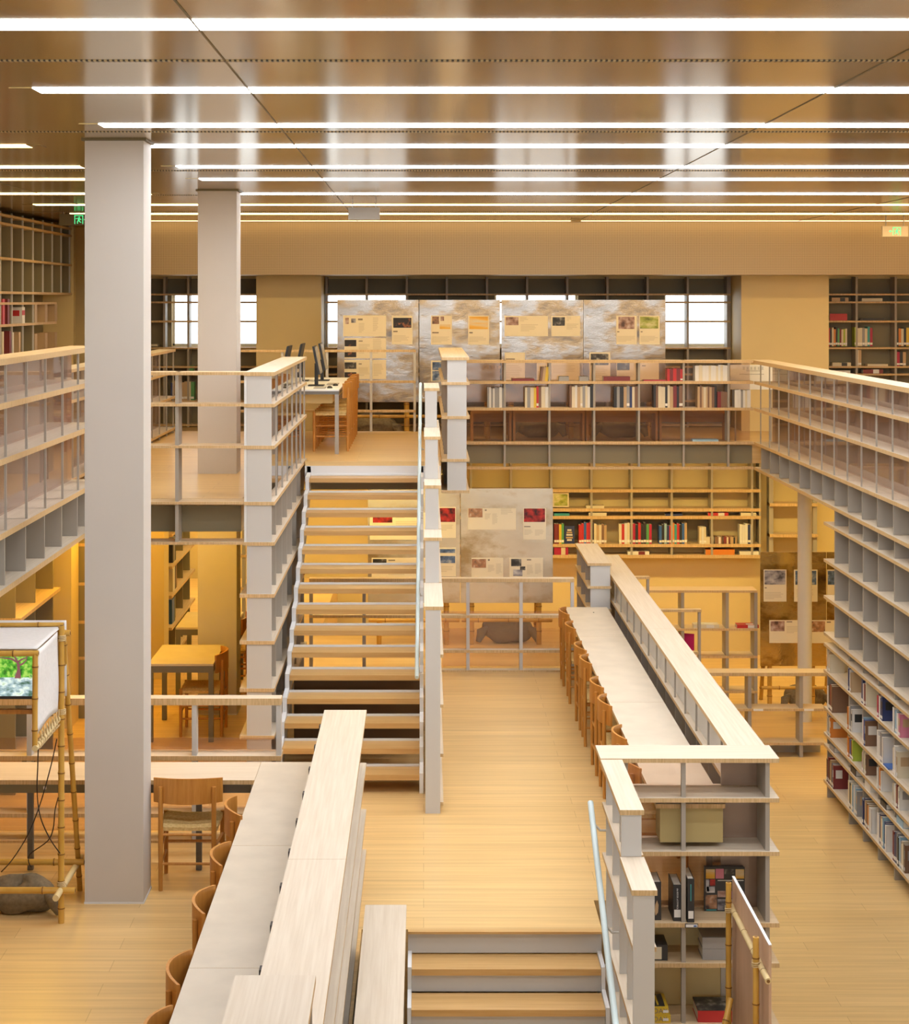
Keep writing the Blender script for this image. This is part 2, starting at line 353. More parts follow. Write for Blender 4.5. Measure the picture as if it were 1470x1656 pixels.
# ceiling lights
def ceiling_light(x0, x1, D, mat, lb, w=.11):
    t = thing('ceiling_light', lb, 'light', ((x0+x1)/2, D, Z(CEI)), 'linear ceiling lights')
    bx(x0, x1, D-w, D+w, Z(CEI)-.0025, Z(CEI)-.0005).build('diffuser', mat, t)
    bx(x0-.12, x0, D-w, D+w, Z(CEI)-.003, Z(CEI)).build('end_cap', ceil_m, t)
    bx(x1, x1+.1, D-w, D+w, Z(CEI)-.003, Z(CEI)).build('end_cap', ceil_m, t)
LR = [7.07, 9.27, 11.13, 12.6, 14.57, 16.05, 18.2, 20.3, 22.4]
for i, D in enumerate(LR):
    x0 = -2.0 if i < 7 else -4.4
    if i == 0: x0 = -4.6
    if i < 7: lb = '%s light line from the front, white, right of the white columns' % ORD[i]
    else: lb = '%s light line from the front, running the full width near the bulkhead' % ORD[i]
    ceiling_light(x0, 8.8, D, tube_cool if i < 7 else tube_warm, lb, .13 if i == 0 else .11)
for i, D in enumerate(LR[3:7]):
    ceiling_light(-4.8, -2.77, D, tube_warm, 'short warm light line left of the white columns, %s from the front' % ORD[i])
ceiling_light(-4.3, 9.0, 24.38, cove, 'thin warm light line along the foot of the bulkhead', .05)
# lamps set into the underside of the galleries
def soffit(x0, x1, y0, y1, d, lb, mat=None):
    t = thing('soffit_light', lb, 'light', ((x0+x1)/2, (y0+y1)/2, Z(d)), 'lights under the galleries')
    bx(x0, x1, y0, y1, Z(d)-.012, Z(d)-.004).build('diffuser', mat or tube_yel, t)
    m = MB(); e = .02
    m.box(x0-e, x0, y0-e, y1+e, Z(d)-.014, Z(d)); m.box(x1, x1+e, y0-e, y1+e, Z(d)-.014, Z(d)); m.box(x0, x1, y0-e, y0, Z(d)-.014, Z(d)); m.box(x0, x1, y1, y1+e, Z(d)-.014, Z(d))
    m.build('housing', steel, t)
soffit(.8, 8.5, 24.6, 24.8, 2.08, 'yellow light line under the back gallery, over the lower back bookcase')
soffit(5.2, 8.5, 20.0, 20.25, 2.08, 'yellow light line under the right gallery behind the right bookcase')
soffit(-5.0, .2, 24.6, 24.8, 2.08, 'yellow light line under the back gallery behind the tall stair')
soffit(-2.55, -1.75, 16.9, 17.1, 1.97, 'small amber light over the square table below the upper floor', tube_amb)
soffit(-2.6, .2, 20.6, 20.75, 1.97, 'yellow light line under the upper floor behind the tall stair')
soffit(-3.25, -3.05, 12.6, 15.2, 1.85, 'amber light line under the left gallery', tube_amb)
soffit(-3.10, -2.92, 15.6, 19.0, 1.97, 'amber light line under the upper floor behind the big column', tube_amb)
soffit(-2.5, -1.6, 19.0, 19.2, 1.97, 'small amber light over the far square table below the upper floor', tube_amb)

# ------------------------------------------------------------------ galleries, railings, shelves
def glass_pane(root, x0, x1, y0, y1, d0, d1, m=None): return bx(x0, x1, y0, y1, Z(d1), Z(d0)).build('glass_pane', m or pane_m, root)
# back railing of the right gallery (faces the camera)
R1 = (.756, 1.023, 1.362, 1.796, 2.116)
t = thing('balcony_railing', 'shelf railing of wood boards and grey uprights holding magazines, facing front', 'railing', (.5, 22.9, Z(2.15)))
for i, d in enumerate(R1): board(t, .49, 4.215, 22.9, 23.16 if i not in (3, 4) else 22.99, d, .034, 'x', 'rail_cap' if i == 0 else 'shelf', pale=False)
XF = [1.037+.572*k for k in range(6)]
for x in [.495]+XF:
    post(t, x-.013, x+.013, 22.915, 23.14, R1[0], R1[3]); post(t, x-.013, x+.013, 22.915, 22.985, R1[3], R1[4])
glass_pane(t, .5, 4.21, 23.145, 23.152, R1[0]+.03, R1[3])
bx(.5, 4.21, 22.987, 22.998, Z(2.08), Z(1.85)).build('fascia', back_grey, t)
# railing of the right gallery, running towards the camera
t = thing('balcony_railing', 'long glass shelf railing of the right gallery above the bookcase', 'railing', (4.22, 18, Z(2.15)))
for i, d in enumerate(R1): board(t, 4.22, 4.47, 11.5, 22.9 if i else 23.16, d, .036 if i else .045, 'y', 'rail_cap' if i == 0 else 'shelf', pale=True)
UR = [22.55-.5767*k for k in range(19)]
for y in UR:
    post(t, 4.232, 4.246, y-.008, y+.008, R1[0], R1[3]); post(t, 4.245, 4.45, y-.011, y+.011, R1[3], R1[4]-.005)
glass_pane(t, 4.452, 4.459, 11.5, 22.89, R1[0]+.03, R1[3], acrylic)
bx(4.471, 4.486, 11.5, 22.98, Z(2.11), Z(1.80)).build('fascia', steel, t)
# bookcase below it
RB = (2.326, 2.715, 3.10, 3.486, 3.60, 3.88, 4.27, 4.54, 4.66, 5.04)
t = thing('bookcase', 'tall grey and wood bookcase along the right side, books on its lower shelves', 'bookcase', (4.22, 16, 0))
for d in RB: board(t, 4.22, 4.55, 11.5, 18.92, d, .030, 'y', 'shelf', pale=True)
post(t, 4.255, 4.55, 18.546, 18.574, 2.16, 3.48)
for y in [18.90]+UR[8:]: post(t, 4.255, 4.55, y-.014, y+.014, 2.16 if y < 18.8 else 3.60, F_R2+3.389)
bx(4.555, 4.575, 11.5, 18.6, 0, Z(2.16)).build('back_panel', steel, t)
board(t, 4.36, 4.55, 11.5, 18.6, 5.215, .012, 'y', 'plinth', pale=True)
# railing of the left gallery
RL = (.375, .66, 1.02, 1.50, 1.862)
t = thing('balcony_railing', 'glass shelf railing of the left gallery beside the big white column', 'railing', (-2.72, 11, Z(1.9)))
for i, d in enumerate(RL): board(t, -2.97, -2.72, 4.5, 15.1, d, .04, 'y', 'rail_cap' if i == 0 else 'shelf', pale=i > 0)
for k in range(16):
    y = 14.84-.617*k
    post(t, -2.748, -2.733, y-.008, y+.008, RL[0], RL[3]); post(t, -2.955, -2.745, y-.011, y+.011, RL[3], RL[4])
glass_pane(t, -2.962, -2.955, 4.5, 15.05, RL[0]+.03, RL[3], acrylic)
bx(-2.986, -2.972, 4.5, 15.1, Z(1.86), Z(1.54)).build('fascia', back_grey, t)
# front railing of the upper floor, left of the stair
RS = (.598, .865, 1.217, 1.69, 2.03)
t = thing('balcony_railing', 'open wood railing of the upper floor between white column and stair', 'railing', (-2.1, 15.1, Z(2.07)))
for i, d in enumerate(RS): board(t, -2.715, -1.515, 15.1, 15.35, d, .025 if i == 0 else .022, 'x', 'rail_cap' if i == 0 else 'shelf')
for x in (-2.69, -2.08): post(t, x-.014, x+.014, 15.115, 15.33, RS[0], RS[4])
bx(-2.7, -1.56, 15.33, 15.345, Z(1.97), Z(1.75)).build('fascia', back_grey, t)
# stepped shelf wall left of the stair
RW = RS+(2.468, 2.862, 3.262, 3.66)
t = thing('shelf_wall', 'tall shelf wall with grey end panel along the left of the stair', 'bookcase', (-1.4, 15.1, Z(F_M)))
for i, d in enumerate(RW):
    board(t, -1.513 if i < 5 else -1.549, -1.257, 15.1, 19.3, d, .03 if i else .032, 'y', 'rail_cap' if i == 0 else 'shelf', pale=True)
post(t, -1.49, -1.282, 15.11, 15.14, .60, F_M, 'end_panel', steel_light)
bx(-1.512, -1.492, 15.112, 15.13, Z(2.03), Z(.60)).build('glass_edge', white_edge, t)
for y in (15.6, 16.27, 16.86, 17.5, 18.1, 18.7, 19.27):
    post(t, -1.290, -1.275, y-.008, y+.008, .60, RS[3]); post(t, -1.535, -1.285, y-.011, y+.011, RS[3], F_M)
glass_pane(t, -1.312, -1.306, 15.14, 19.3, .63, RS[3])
bx(-1.42, -1.40, 15.15, 19.28, Z(F_M), Z(2.04)).build('back_panel', steel, t)
# short shelf wall at the head of the stair
RH = (.592, .852, 1.21, 1.66, 1.99)
t = thing('shelf_wall', 'shelf wall with pale grey end panel right of the stair head', 'bookcase', (.34, 18.87, Z(2.02)))
for i, d in enumerate(RH): board(t, .19, .484, 18.86, 22.88, d, .03, 'y', 'rail_cap' if i == 0 else 'shelf', pale=i == 0)
post(t, .249, .452, 18.87, 18.90, .6, 2.0, 'end_panel', steel_light)
for k in range(1, 7): post(t, .22, .46, 18.9+.58*k-.011, 18.9+.58*k+.011, .6, 2.0)
bx(.34, .36, 18.9, 22.88, Z(2.0), Z(.6)).build('back_panel', steel, t)
t = thing('balcony_railing', 'low glass railing of shelves running back between the white columns', 'railing', (-3.2, 20, Z(F_2)))
for i, d in enumerate((.62, .90, 1.22, 1.62)): board(t, -3.42, -3.20, 16.2, 23.15, d, .03, 'y', 'rail_cap' if i == 0 else 'shelf', pale=True)
for k in range(12): post(t, -3.218, -3.203, 16.4+.6*k-.008, 16.4+.6*k+.008, .65, F_2)
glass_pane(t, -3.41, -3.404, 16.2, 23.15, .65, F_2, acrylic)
# railing at the back edge of the upper floor
t = thing('railing', 'open wood railing along the back edge of the upper floor, before the boards', 'railing', (-1.5, 23.25, Z(F_2)))
for i, d in enumerate((.63, 1.03, 1.41)): board(t, -2.72, -.10, 23.2, 23.28, d, .03, 'x', 'rail_cap' if i == 0 else 'rail')
for x in (-2.4, -1.83, -1.25, -.68, -.115): post(t, x-.016, x+.016, 23.21, 23.26, .65, F_2, 'baluster', steel_light)

# ------------------------------------------------------------------ the tall stair
N, RUN, RIS, D0 = 15, .275, .147, 18.87
st = thing('staircase', 'tall open stair with oak treads and white stringers up to the upper floor', 'staircase', (-.6, 16.6, Z(F_M)))
for k in range(1, N+1):
    y = D0-RUN*k; d = F_2+RIS*k
    tr = bx(-1.185, -.035, y, y+.285, Z(d)-.045, Z(d)).build('tread', tread_wood, st)
    bx(-1.185, -.035, y+.262, y+.284, Z(d)+.001, Z(d)+.018).build('upstand', white_edge, tr)
bx(-1.185, -.035, D0-RUN+.29, D0-RUN+.30, Z(F_2+2*RIS), Z(F_2+RIS)-.04).build('closing_panel', back_grey, st)
for xa, xb in ((-1.225, -1.187), (-.034, -.002)):
    P = [(D0+.0, Z(F_2+.05))]
    for k in range(1, N+1):
        y = D0-RUN*k; d = F_2+RIS*k
        P += [(y+.275, Z(d)+.035), (y+.0, Z(d)+.012)]
    P += [(D0-RUN*N, Z(F_M)+.002), (D0-RUN*N+.35, Z(F_M)+.002), (D0+.0, Z(F_2+.34))]
    MB().prism([(p[0], p[1]) for p in P], 'x', xa, xb).build('stringer', white_edge, st)
bx(-1.25, .18, 18.875, 18.896, Z(1.90), Z(1.735)).build('landing_fascia', white_edge, st)
bx(-1.185, -.035, 16.4, 16.43, Z(4.045), Z(3.45)).build('shade_panel', plain('shade_brown', (.13, .065, .02), .5), st)  # dark sheet added to paint the shade behind the lower treads
def handrail(lb, p0, p1, r, brk, out):
    t = thing('handrail', lb, 'handrail', p0)
    MB().tube([p0, p1], r, 14).build('rail', rail_paint, t)
    p0, p1 = Vector(p0), Vector(p1)
    for f in brk:
        q = p0.lerp(p1, f)
        MB().tube([q, q+Vector((out*.55, 0, -.05)), q+Vector((out, 0, -.05))], .008, 8).build('bracket', steel_light, t)
handrail('white round handrail on the right side of the tall stair', (-.055, 14.72, Z(3.09)), (-.032, 18.85, Z(.868)), .017, (.03, .25, .5, .75, .96), .04)
# stepped shelf parapet right of the stair
SEG = [(14.17, 15.37, 2.414), (15.37, 15.93, 2.027), (15.93, 16.51, 1.637), (16.51, 17.70, 1.247), (17.70, 18.85, .859)]
t = thing('stair_parapet', 'stepped shelf parapet with pale caps on the right of the tall stair', 'parapet', (.08, 14.2, Z(F_M)))
prev = F_M
for a, b, d in SEG:
    MB().edged(.004, .157, a, b, Z(d)-.028, Z(d)).build('cap', [wood_y, edge_wood], t)
    post(t, .014, .132, a+.004, a+.03, d+.028, prev, 'end_panel', steel_light); prev = d
for j, d in enumerate((2.80, 3.196, 3.586, 3.97)): board(t, .02, .157, 14.21, 18.84, d, .026, 'y', 'shelf', pale=True)
for i, (a, b, d) in enumerate(SEG[:-1]): board(t, .02, .157, b+.035, 18.84, d, .026, 'y', 'shelf', pale=True)
y = 14.75
while y < 18.8:
    top = [d for a, b, d in SEG if a <= y < b]
    if top: post(t, .03, .125, y-.01, y+.01, top[0]+.028, F_M)
    y += .58
# ------------------------------------------------------------------ the short stair in front
st = thing('staircase', 'short stair of oak treads and grey risers in the front centre', 'staircase', (.5, 10.5, Z(5.2)))
bx(-.10, 1.145, 11.53, 11.558, Z(4.19), Z(4.06)).build('riser', steel_light, st)
bx(-.10, 1.145, 11.50, 11.56, Z(4.06), Z(4.045)).build('nosing', tread_wood, st)
for k in range(1, 8):
    y = 11.54-.275*k; d = F_M+RIS*k
    bx(-.075, 1.115, y, y+.27, Z(d)-.04, Z(d)).build('tread', tread_wood, st)
    bx(-.075, 1.115, y+.02, y+.035, Z(d+RIS), Z(d)-.04).build('riser', steel_light, st)
for xa, xb in ((-.10, -.076), (1.117, 1.142)):
    P = [(11.54, Z(F_M+.06))]
    for k in range(1, 8):
        y = 11.54-.275*k; d = F_M+RIS*k
        P += [(y+.275, Z(d)+.02), (y, Z(d)+.012)]
    P += [(11.54-.275*7, Z(5.2)), (11.54, Z(5.2))]
    MB().prism(P, 'x', xa, xb).build('stringer', white_edge, st)
handrail('pale blue-white handrail on the right of the short front stair', (1.07, 9.3, Z(4.40)), (1.07, 11.5, Z(3.215)), .019, (.1, .6, .93), .085)
# stepped parapet on its right
t = thing('stair_parapet', 'low stepped shelf parapet with pale caps right of the short front stair', 'parapet', (1.23, 9.97, 0))
def lattice_parapet(t, x0, x1, segs, rows, d_floor, pitch, y_end, glassx=None):
    prev = d_floor
    for a, b, d in segs:
        MB().edged(x0, x1, a, b, Z(d)-.03, Z(d)).build('cap', [wood_y, edge_wood], t)
        post(t, x0+.008, x1-.015, a+.004, a+.03, d+.03, prev, 'end_panel', steel_light); prev = d
    for d in rows:
        a = min([s[0] for s in segs if s[2] < d-.05]+[99])
        if a < 50: board(t, x0+.01, x1, a+.035, y_end, d, .026, 'y', 'shelf', pale=True)
    y = segs[0][0]+.5
    while y < y_end:
        top = [s[2] for s in segs if s[0] <= y < s[1]]
        if top: post(t, x0+.03, x1-.02, y-.012, y+.012, top[0]+.03, d_floor, m=steel_light)
        y += pitch
lattice_parapet(t, 1.158, 1.30, [(9.97, 10.57, 3.276), (10.57, 11.735, 3.0)], (3.276, 3.605, 4.073, 4.336, 4.735, 5.12), 5.23, .40, 11.73)
# box parapet on its left
t = thing('stair_parapet', 'low box parapet with wide pale top left of the short front stair', 'parapet', (-.24, 8, 0))
MB().edged(-.362, -.106, 5, 11.14, Z(3.75)-.03, Z(3.75)).build('cap', [wood_y, edge_wood], t)
bx(-.36, -.12, 5, 11.12, 0, Z(3.78)).build('body', steel, t)
for y in (10.2, 9.45, 8.6): bx(-.12, -.107, y-.03, y+.03, Z(3.84), Z(3.79)).build('clip', dark, t)
# long shelf parapet beside the left desk
t = thing('shelf_parapet', 'long shelf parapet with wide pale top running forward beside the left desk', 'parapet', (-.57, 8, Z(F_M)))
MB().edged(-.728, -.418, 6.93, 9.64, Z(3.0)-.03, Z(3.0)).build('cap', [wood_y, edge_wood], t)
MB().edged(-.728, -.418, 9.643, 13.16, Z(3.0)-.03, Z(3.0)).build('cap', [wood_y, edge_wood], t)
MB().edged(-.728, -.416, 4.2, 6.93, Z(2.605)-.03, Z(2.605)).build('raised_cap', [wood_y, edge_wood], t)
post(t, -.72, -.43, 6.90, 6.925, 2.635, F_M, 'end_panel', steel)
for d in (3.385, 3.725, 4.02): board(t, -.715, -.420, 4.2, 13.15, d, .026, 'y', 'shelf', pale=True)
for k in range(16):
    y = 13.05-.58*k
    post(t, -.715, -.47, y-.012, y+.012, 3.03, F_M)
    bx(-.742, -.729, y-.33, y-.27, Z(3.06), Z(3.015)).build('clip', dark, t)
bx(-.722, -.712, 4.2, 13.14, Z(F_M), Z(3.04)).build('back_panel', steel, t)
# shelf unit at the front right
RU = (2.995, 3.255, 3.605, 4.073, 4.336, 4.735, 5.12)
t = thing('shelf_unit', 'open shelf unit with pale L top holding a few books in right foreground', 'bookcase', (1.8, 11.74, 0))
for i, d in enumerate(RU): MB().edged(1.158 if i == 0 else 1.31, 2.33, 11.74, 12.095, Z(d)-.028, Z(d)).build('top' if i == 0 else 'shelf', [wood_x if i < 3 else shelf_x, edge_wood], t)
for x in (1.325, 1.705, 2.255): post(t, x-.014, x+.014, 11.757, 11.797 if x == 1.705 else 12.07, RU[0]+.02, 5.23)
post(t, 2.0, 2.24, 12.062, 12.075, RU[0]+.03, 5.23, 'back_panel', steel_light)
post(t, 1.34, 2.24, 12.076, 12.084, RU[3], 5.23, 'back_panel', cream)
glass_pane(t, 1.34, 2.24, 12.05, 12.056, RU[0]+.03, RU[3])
# long shelf behind the right table
t = thing('shelf_parapet', 'long shelf parapet with wide pale top behind the row of wooden chairs', 'parapet', (2.17, 16, 0))
MB().edged(2.05, 2.302, 12.098, 16.4, Z(2.997)-.03, Z(2.997)).build('cap', [wood_y, edge_wood], t)
MB().edged(2.05, 2.302, 16.403, 21.2, Z(2.997)-.03, Z(2.997)).build('cap', [wood_y, edge_wood], t)
for d in (3.26, 3.65, 4.073, 4.34, 4.735, 5.12): board(t, 2.05, 2.30 if d < 3.5 else 2.33, 12.098, 21.19, d, .028, 'y', 'shelf', pale=d < 3.5)
for k in range(16):
    y = 12.45+.577*k
    post(t, 2.062, 2.076, y-.008, y+.008, 3.03, 3.26); post(t, 2.07, 2.28, y-.012, y+.012, 3.28, 5.23)
bx(2.10, 2.108, 12.1, 21.19, Z(3.258), Z(3.028)).build('reflection_pane', steel_light, t)  # opaque pale grey painting the cap's reflection in the glass
bx(2.262, 2.272, 12.1, 21.19, 0, Z(3.29)).build('back_panel', steel, t)
# unit at its far end
t = thing('shelf_unit', 'short shelf unit at the far end of the long right table', 'bookcase', (1.9, 19.5, Z(F_M)))
for i, d in enumerate((2.85, 3.10, 3.35, 3.70)): board(t, 1.785, 2.043, 19.5, 21.1, d, .028, 'y', 'top' if i == 0 else 'shelf', pale=i == 0)
post(t, 1.815, 2.03, 19.51, 19.53, 2.88, F_M, 'end_panel', steel_light)
for y in (19.95, 20.5, 21.05): post(t, 1.80, 2.03, y-.01, y+.01, 2.88, F_M)
# low railing at the back of the middle floor
t = thing('railing', 'low open railing with wood top across the back of the middle floor', 'railing', (.9, 19.6, Z(F_M)))
for i, (d, th) in enumerate(((3.03, .04), (3.43, .03), (3.81, .03), (4.03, .02))): board(t, .19, 1.645, 19.58, 19.70, d, th, 'x', 'rail_cap' if i == 0 else 'rail', pale=True)
for x in (.485, 1.065, 1.625): post(t, x-.018, x+.018, 19.585, 19.65, 3.06, F_M, 'baluster', steel_light)
glass_pane(t, .20, 1.62, 19.66, 19.666, 3.4, 4.0)
# the same behind the stair
t = thing('railing', 'low railing with wood top behind the open treads of the tall stair', 'railing', (-.6, 19.6, Z(F_M)))
for i, (d, th) in enumerate(((3.03, .04), (3.43, .03), (3.81, .03), (4.03, .02))): board(t, -1.25, -.02, 19.58, 19.70, d, th, 'x', 'rail_cap' if i == 0 else 'rail')
for x in (-1.23, -.65, -.07): post(t, x-.018, x+.018, 19.585, 19.65, 3.06, F_M, 'baluster', steel)
# railing behind the left desk
t = thing('railing', 'low railing with pale wood top behind the left desk', 'railing', (-2, 13.4, Z(F_M)))
for i, (d, th) in enumerate(((2.97, .05), (3.40, .035), (3.83, .03), (4.03, .02))): board(t, -4.3, -1.065, 13.4, 13.52 if i == 0 else 13.6, d, th, 'x', 'rail_cap' if i == 0 else 'rail', pale=i < 2)
for x in (-3.57, -2.95, -2.33, -1.715, -1.085): post(t, x-.018, x+.018, 13.41, 13.5, 3.02, F_M, 'baluster', steel_light)
glass_pane(t, -4.3, -1.1, 13.55, 13.556, 3.3, 4.0)
# stepped railings beyond the long shelf
t = thing('railing', 'stepped wood frame railing beside the hidden stair behind the long right shelf', 'railing', (2.7, 21.4, 0))
for x1, d, y in ((2.70, 3.29, 21.4), (3.27, 3.63, 21.1)):
    board(t, 2.33, x1, y, y+.09, d, .03, 'x', 'rail_cap'); post(t, x1-.035, x1-.005, y+.01, y+.08, d+.03, 5.23, 'baluster'); 
    board(t, 2.33, x1-.035, y, y+.09, d+.5, .03, 'x', 'rail')
# low shelf against the back, right
t = thing('low_shelf', 'low open shelf before the yellow back wall holding a magenta book', 'shelf', (3.5, 23, 0))
for i, d in enumerate((3.71, 4.20, 4.55, 5.0)): board(t, 2.75, 4.28, 23.0, 23.32, d, .03, 'x', 'top' if i == 0 else 'shelf')
for x in (2.77, 3.325, 3.897, 4.265): post(t, x-.02, x+.02, 23.01, 23.3, 3.74, 5.23)
# rail shelf at the end of the right aisle
t = thing('rail_shelf', 'low open rail shelf closing the right aisle beside the round column', 'shelf', (3.8, 20.55, 0))
for i, d in enumerate((4.26, 4.67, 5.06)): board(t, 2.9, 4.62, 20.55, 20.80, d, .038 if i == 0 else .03, 'x', 'top' if i == 0 else 'shelf')
for x in (3.16, 3.74, 4.33): post(t, x-.02, x+.02, 20.56, 20.78, 4.30, 5.23)
bx(2.9, 4.6, 20.79, 20.80, 0, Z(5.09)).build('kick_panel', steel_light, t)
for x in (3.78, 4.36, 3.2): bx(x, x+.11, 20.54, 20.549, Z(4.695), Z(4.672)).build('label_holder', sticker, t)
# lower back bookcase
BX = [1.86, .62+.584*6]
UB = [-.50+.584*k for k in range(10)]
RBK = (2.10, 2.75, 3.03, 3.14, 3.55, 3.71)
t = thing('bookcase', 'wide wall bookcase of yellow-lit boards on the lower back wall', 'bookcase', (2, 26.2, Z(3.75)))
for d in RBK: board(t, -.52, 4.93, 26.2, 26.49, d, .045, 'x')
for x in [1.28+.587*k for k in range(-3, 7)]: post(t, x-.016, x+.016, 26.21, 26.48, 2.13, 3.74)
post(t, 4.905, 4.93, 26.21, 26.48, 2.13, 3.74)
for d0, d1 in ((2.80, 3.0), (3.19, 3.52)):
    for k in range(-3, 6):
        if (k*7 + int(d0*10)) % 3: x = 1.28+.587*k; post(t, x+.018, x+.568, 26.47, 26.478, d0, d1 if d0 > 3 else 2.9, 'back_panel', back_grey)
# frames right of it
t = thing('ladder_shelf', 'grey ladder-like frame with wood rungs against the yellow wall by the round column', 'shelf', (4.9, 26.2, 0))
for x in (5.08, 5.72): post(t, x-.03, x+.03, 26.2, 26.4, 2.1, 5.22)
for d in (2.95, 3.4, 3.9): board(t, 5.05, 5.75, 26.15, 26.4, d, .045, 'x')
# upper back bookcases: between the piers, left and right of them
RT = (-.11, .005, .285, .675, .95, 1.06, 1.45, 1.8)
def back_case(lb, x0, x1, ups, panel=True):
    t = thing('bookcase', lb, 'bookcase', ((x0+x1)/2, 26.2, Z(F_R2)))
    for d in RT: board(t, x0, x1, 26.2, 26.48, d, .026, 'x')
    for x in ups: post(t, x-.016, x+.016, 26.21, 26.47, -.355, F_R2)
    # backs darkened to olive to paint in recess shade, left open over windows
    for d0, d1 in zip((-.355,)+RT, RT+(F_R2,)):
        xs = x0
        holes = sorted([w for w in WIN if w[1] > x0 and w[0] < x1]) if (d1 > -.10 and d0 < .65) else []
        for a, b in holes+[(x1, x1)]:
            if a > xs+.02: post(t, xs, min(a, x1), 26.482, 26.492, d0+.026, d1, 'back_panel', back_grey)
            xs = max(xs, b)
    return t
back_case('bookcase across the windows behind the upper boards', -1.44, 4.49, [-1.42+.587*k for k in range(11)]+[4.475])
back_case('bookcase around the window behind the white column', -4.4, -2.38, [-4.38, -3.79, -3.44, -2.9, -2.4])
back_case('dark bookcase of upright books at the upper right edge', 5.76, 9.1, [5.775]+[6.33+.572*k for k in range(5)])
# tall bookcase along the left gallery wall
RLW = (-1.03, -.93, -.52, -.116, .014, .275, .66, 1.05, 1.45)
t = thing('bookcase', 'tall bookcase along the wall of the left gallery at the left edge', 'bookcase', (-5.1, 20, Z(F_L2)))
for i, d in enumerate(RLW): board(t, -5.36, -4.95, 14, 25.25 if d < 0 else (24.2 if i in (4, 5) else 23.28), d, .03, 'y', 'shelf', pale=i > 2)
for k in range(16):
    y = 25.2-.59*k
    if y > 14: (post(t, -5.36, -4.985, y-.010, y+.010, -1.06, (F_L2 if y < 15.3 else F_2) if y < 23.3 else -.116, m=back_grey), post(t, -4.984, -4.965, y-.010, y+.010, -1.06, (F_L2 if y < 15.3 else F_2) if y < 23.3 else -.116, 'upright_edge', steel_light))
bx(-5.375, -5.362, 14, 25.25, Z(F_L2), Z(-1.06)).build('back_panel', back_grey, t)
bx(-5.36, -4.93, 25.255, 25.40, Z(1.8), Z(-1.06)).build('end_panel', cream, t)

# ------------------------------------------------------------------ tables and chairs
def at(px, py, D):                          # the point at distance D seen at a place of the 1470 x 1656 photograph
    return Vector(((px-685)*D/2900, D, ZC-(py-487)*D/2900))
def make_chair():
    r = thing('wooden_chair', '', 'chair')
    m = MB()
    def arc(u, v, o):
        a = (u-.5)*2; x = .238*a
        return (x, -.235+.085*a*a+o, .600+.165*v+.012*(1-a*a)*v)
    m.grid(lambda u, v: arc(u, v, 0), 14, 3); m.grid(lambda u, v: arc(u, v, .016), 14, 3)
    m.grid(lambda u, v: arc(u, 1, .016*v), 14, 1, smooth=False); m.grid(lambda u, v: arc(u, 0, .016*v), 14, 1, smooth=False)
    m.grid(lambda u, v: arc(0, u, .016*v), 3, 1, smooth=False); m.grid(lambda u, v: arc(1, u, .016*v), 3, 1, smooth=False)
    m.build('backrest', chair_wood, r)
    m = MB()
    def top(u, v):
        x = -.205+.41*u; y = -.175+.375*v; e = max(abs(2*u-1), abs(2*v-1))
        return (x, y, .452-.020*(1-abs(2*u-1))*(1 if v > .1 else .4)-(.018 if e > .99 else 0))
    m.grid(top, 16, 14); m.box(-.203, .203, -.173, .198, .405, .432)
    m.build('seat', rope, r)
    for sx in (-1, 1):
        MB().tube([(sx*.183, -.192, 0), (sx*.183, -.195, .40), (sx*.183, -.197, .715)], .017, 10, radii=[.0145, .018, .0155]).build('leg', chair_wood, r)
        MB().tube([(sx*.20, .185, 0), (sx*.20, .185, .30), (sx*.20, .185, .447)], .017, 10, radii=[.014, .0175, .0165]).build('leg', chair_wood, r)
        for z in (.17, .29): MB().tube([(sx*.185, -.19, z), (sx*.20, .185, z)], .0095, 8).build('stretcher', chair_wood, r)
    for P in ([(-.20, .185, .23), (.20, .185, .23)], [(-.183, -.192, .185), (.183, -.192, .185)], [(-.183, -.192, .385), (.183, -.192, .385)]):
        MB().tube(P, .0095, 8).build('stretcher', chair_wood, r)
    return r
CH = make_chair(); ch_used = []
def chair(x, y, d, rot, lb, grp):
    c = CH if not ch_used else copy_tree(CH); ch_used.append(1)
    c.location = (x, y, Z(d)); c.rotation_euler = (0, 0, math.radians(rot)); c['label'] = lb; c['group'] = grp
# nine at the long right table
for i, y in enumerate((18.86, 18.03, 16.93, 16.30, 15.30, 14.60, 13.50, 12.66)):
    lb = ['farthest wooden chair of the row at the long right table', 'second wooden chair from the far end of the long right table', 'third wooden chair from the far end of the long right table',
          'fourth wooden chair from the far end of the long right table', 'fifth wooden chair from the far end of the long right table', 'sixth wooden chair along the long right table, low seat showing',
          'seventh wooden chair at the long right table, its back just beyond the pale shelf top', 'nearest wooden chair at the long right table, seen through the open shelf unit'][i]
    chair(1.668, y+.183, F_M, -90+random.uniform(-2, 2), lb, 'chairs along the long right table')
for i, y in enumerate((11.52, 10.49, 9.67, 8.67, 7.95)):
    lb = ['farthest of the wooden chairs tucked under the left edge of the long left desk', 'second wooden chair back along the long left desk, near the column', 'third wooden chair back along the long left desk',
          'fourth wooden chair back along the long left desk', 'nearest wooden chair at the long left desk, cut by the frame edge'][i]
    chair(-1.035-(.03 if i == 0 else 0), y+.183, F_M, -90+(10 if i == 0 else 0), lb, 'chairs along the long left desk')
chair(-1.623, 12.51, F_M, 0, 'wooden chair seen from behind at the back desk beside the big white column', 'chairs along the long left desk')
chair(-2.07, 16.86, F_M, 90, 'dark wooden chair tucked under the square yellow-lit table below the upper floor', 'chairs at the square tables')
chair(-2.02, 18.75, F_M, 90, 'wooden chair at the far square table, half hidden by the column', 'chairs at the square tables')
chair(-1.86, 19.9, F_M, 80, 'wooden chair in the shade between the far column and the shelf wall', 'chairs at the square tables')
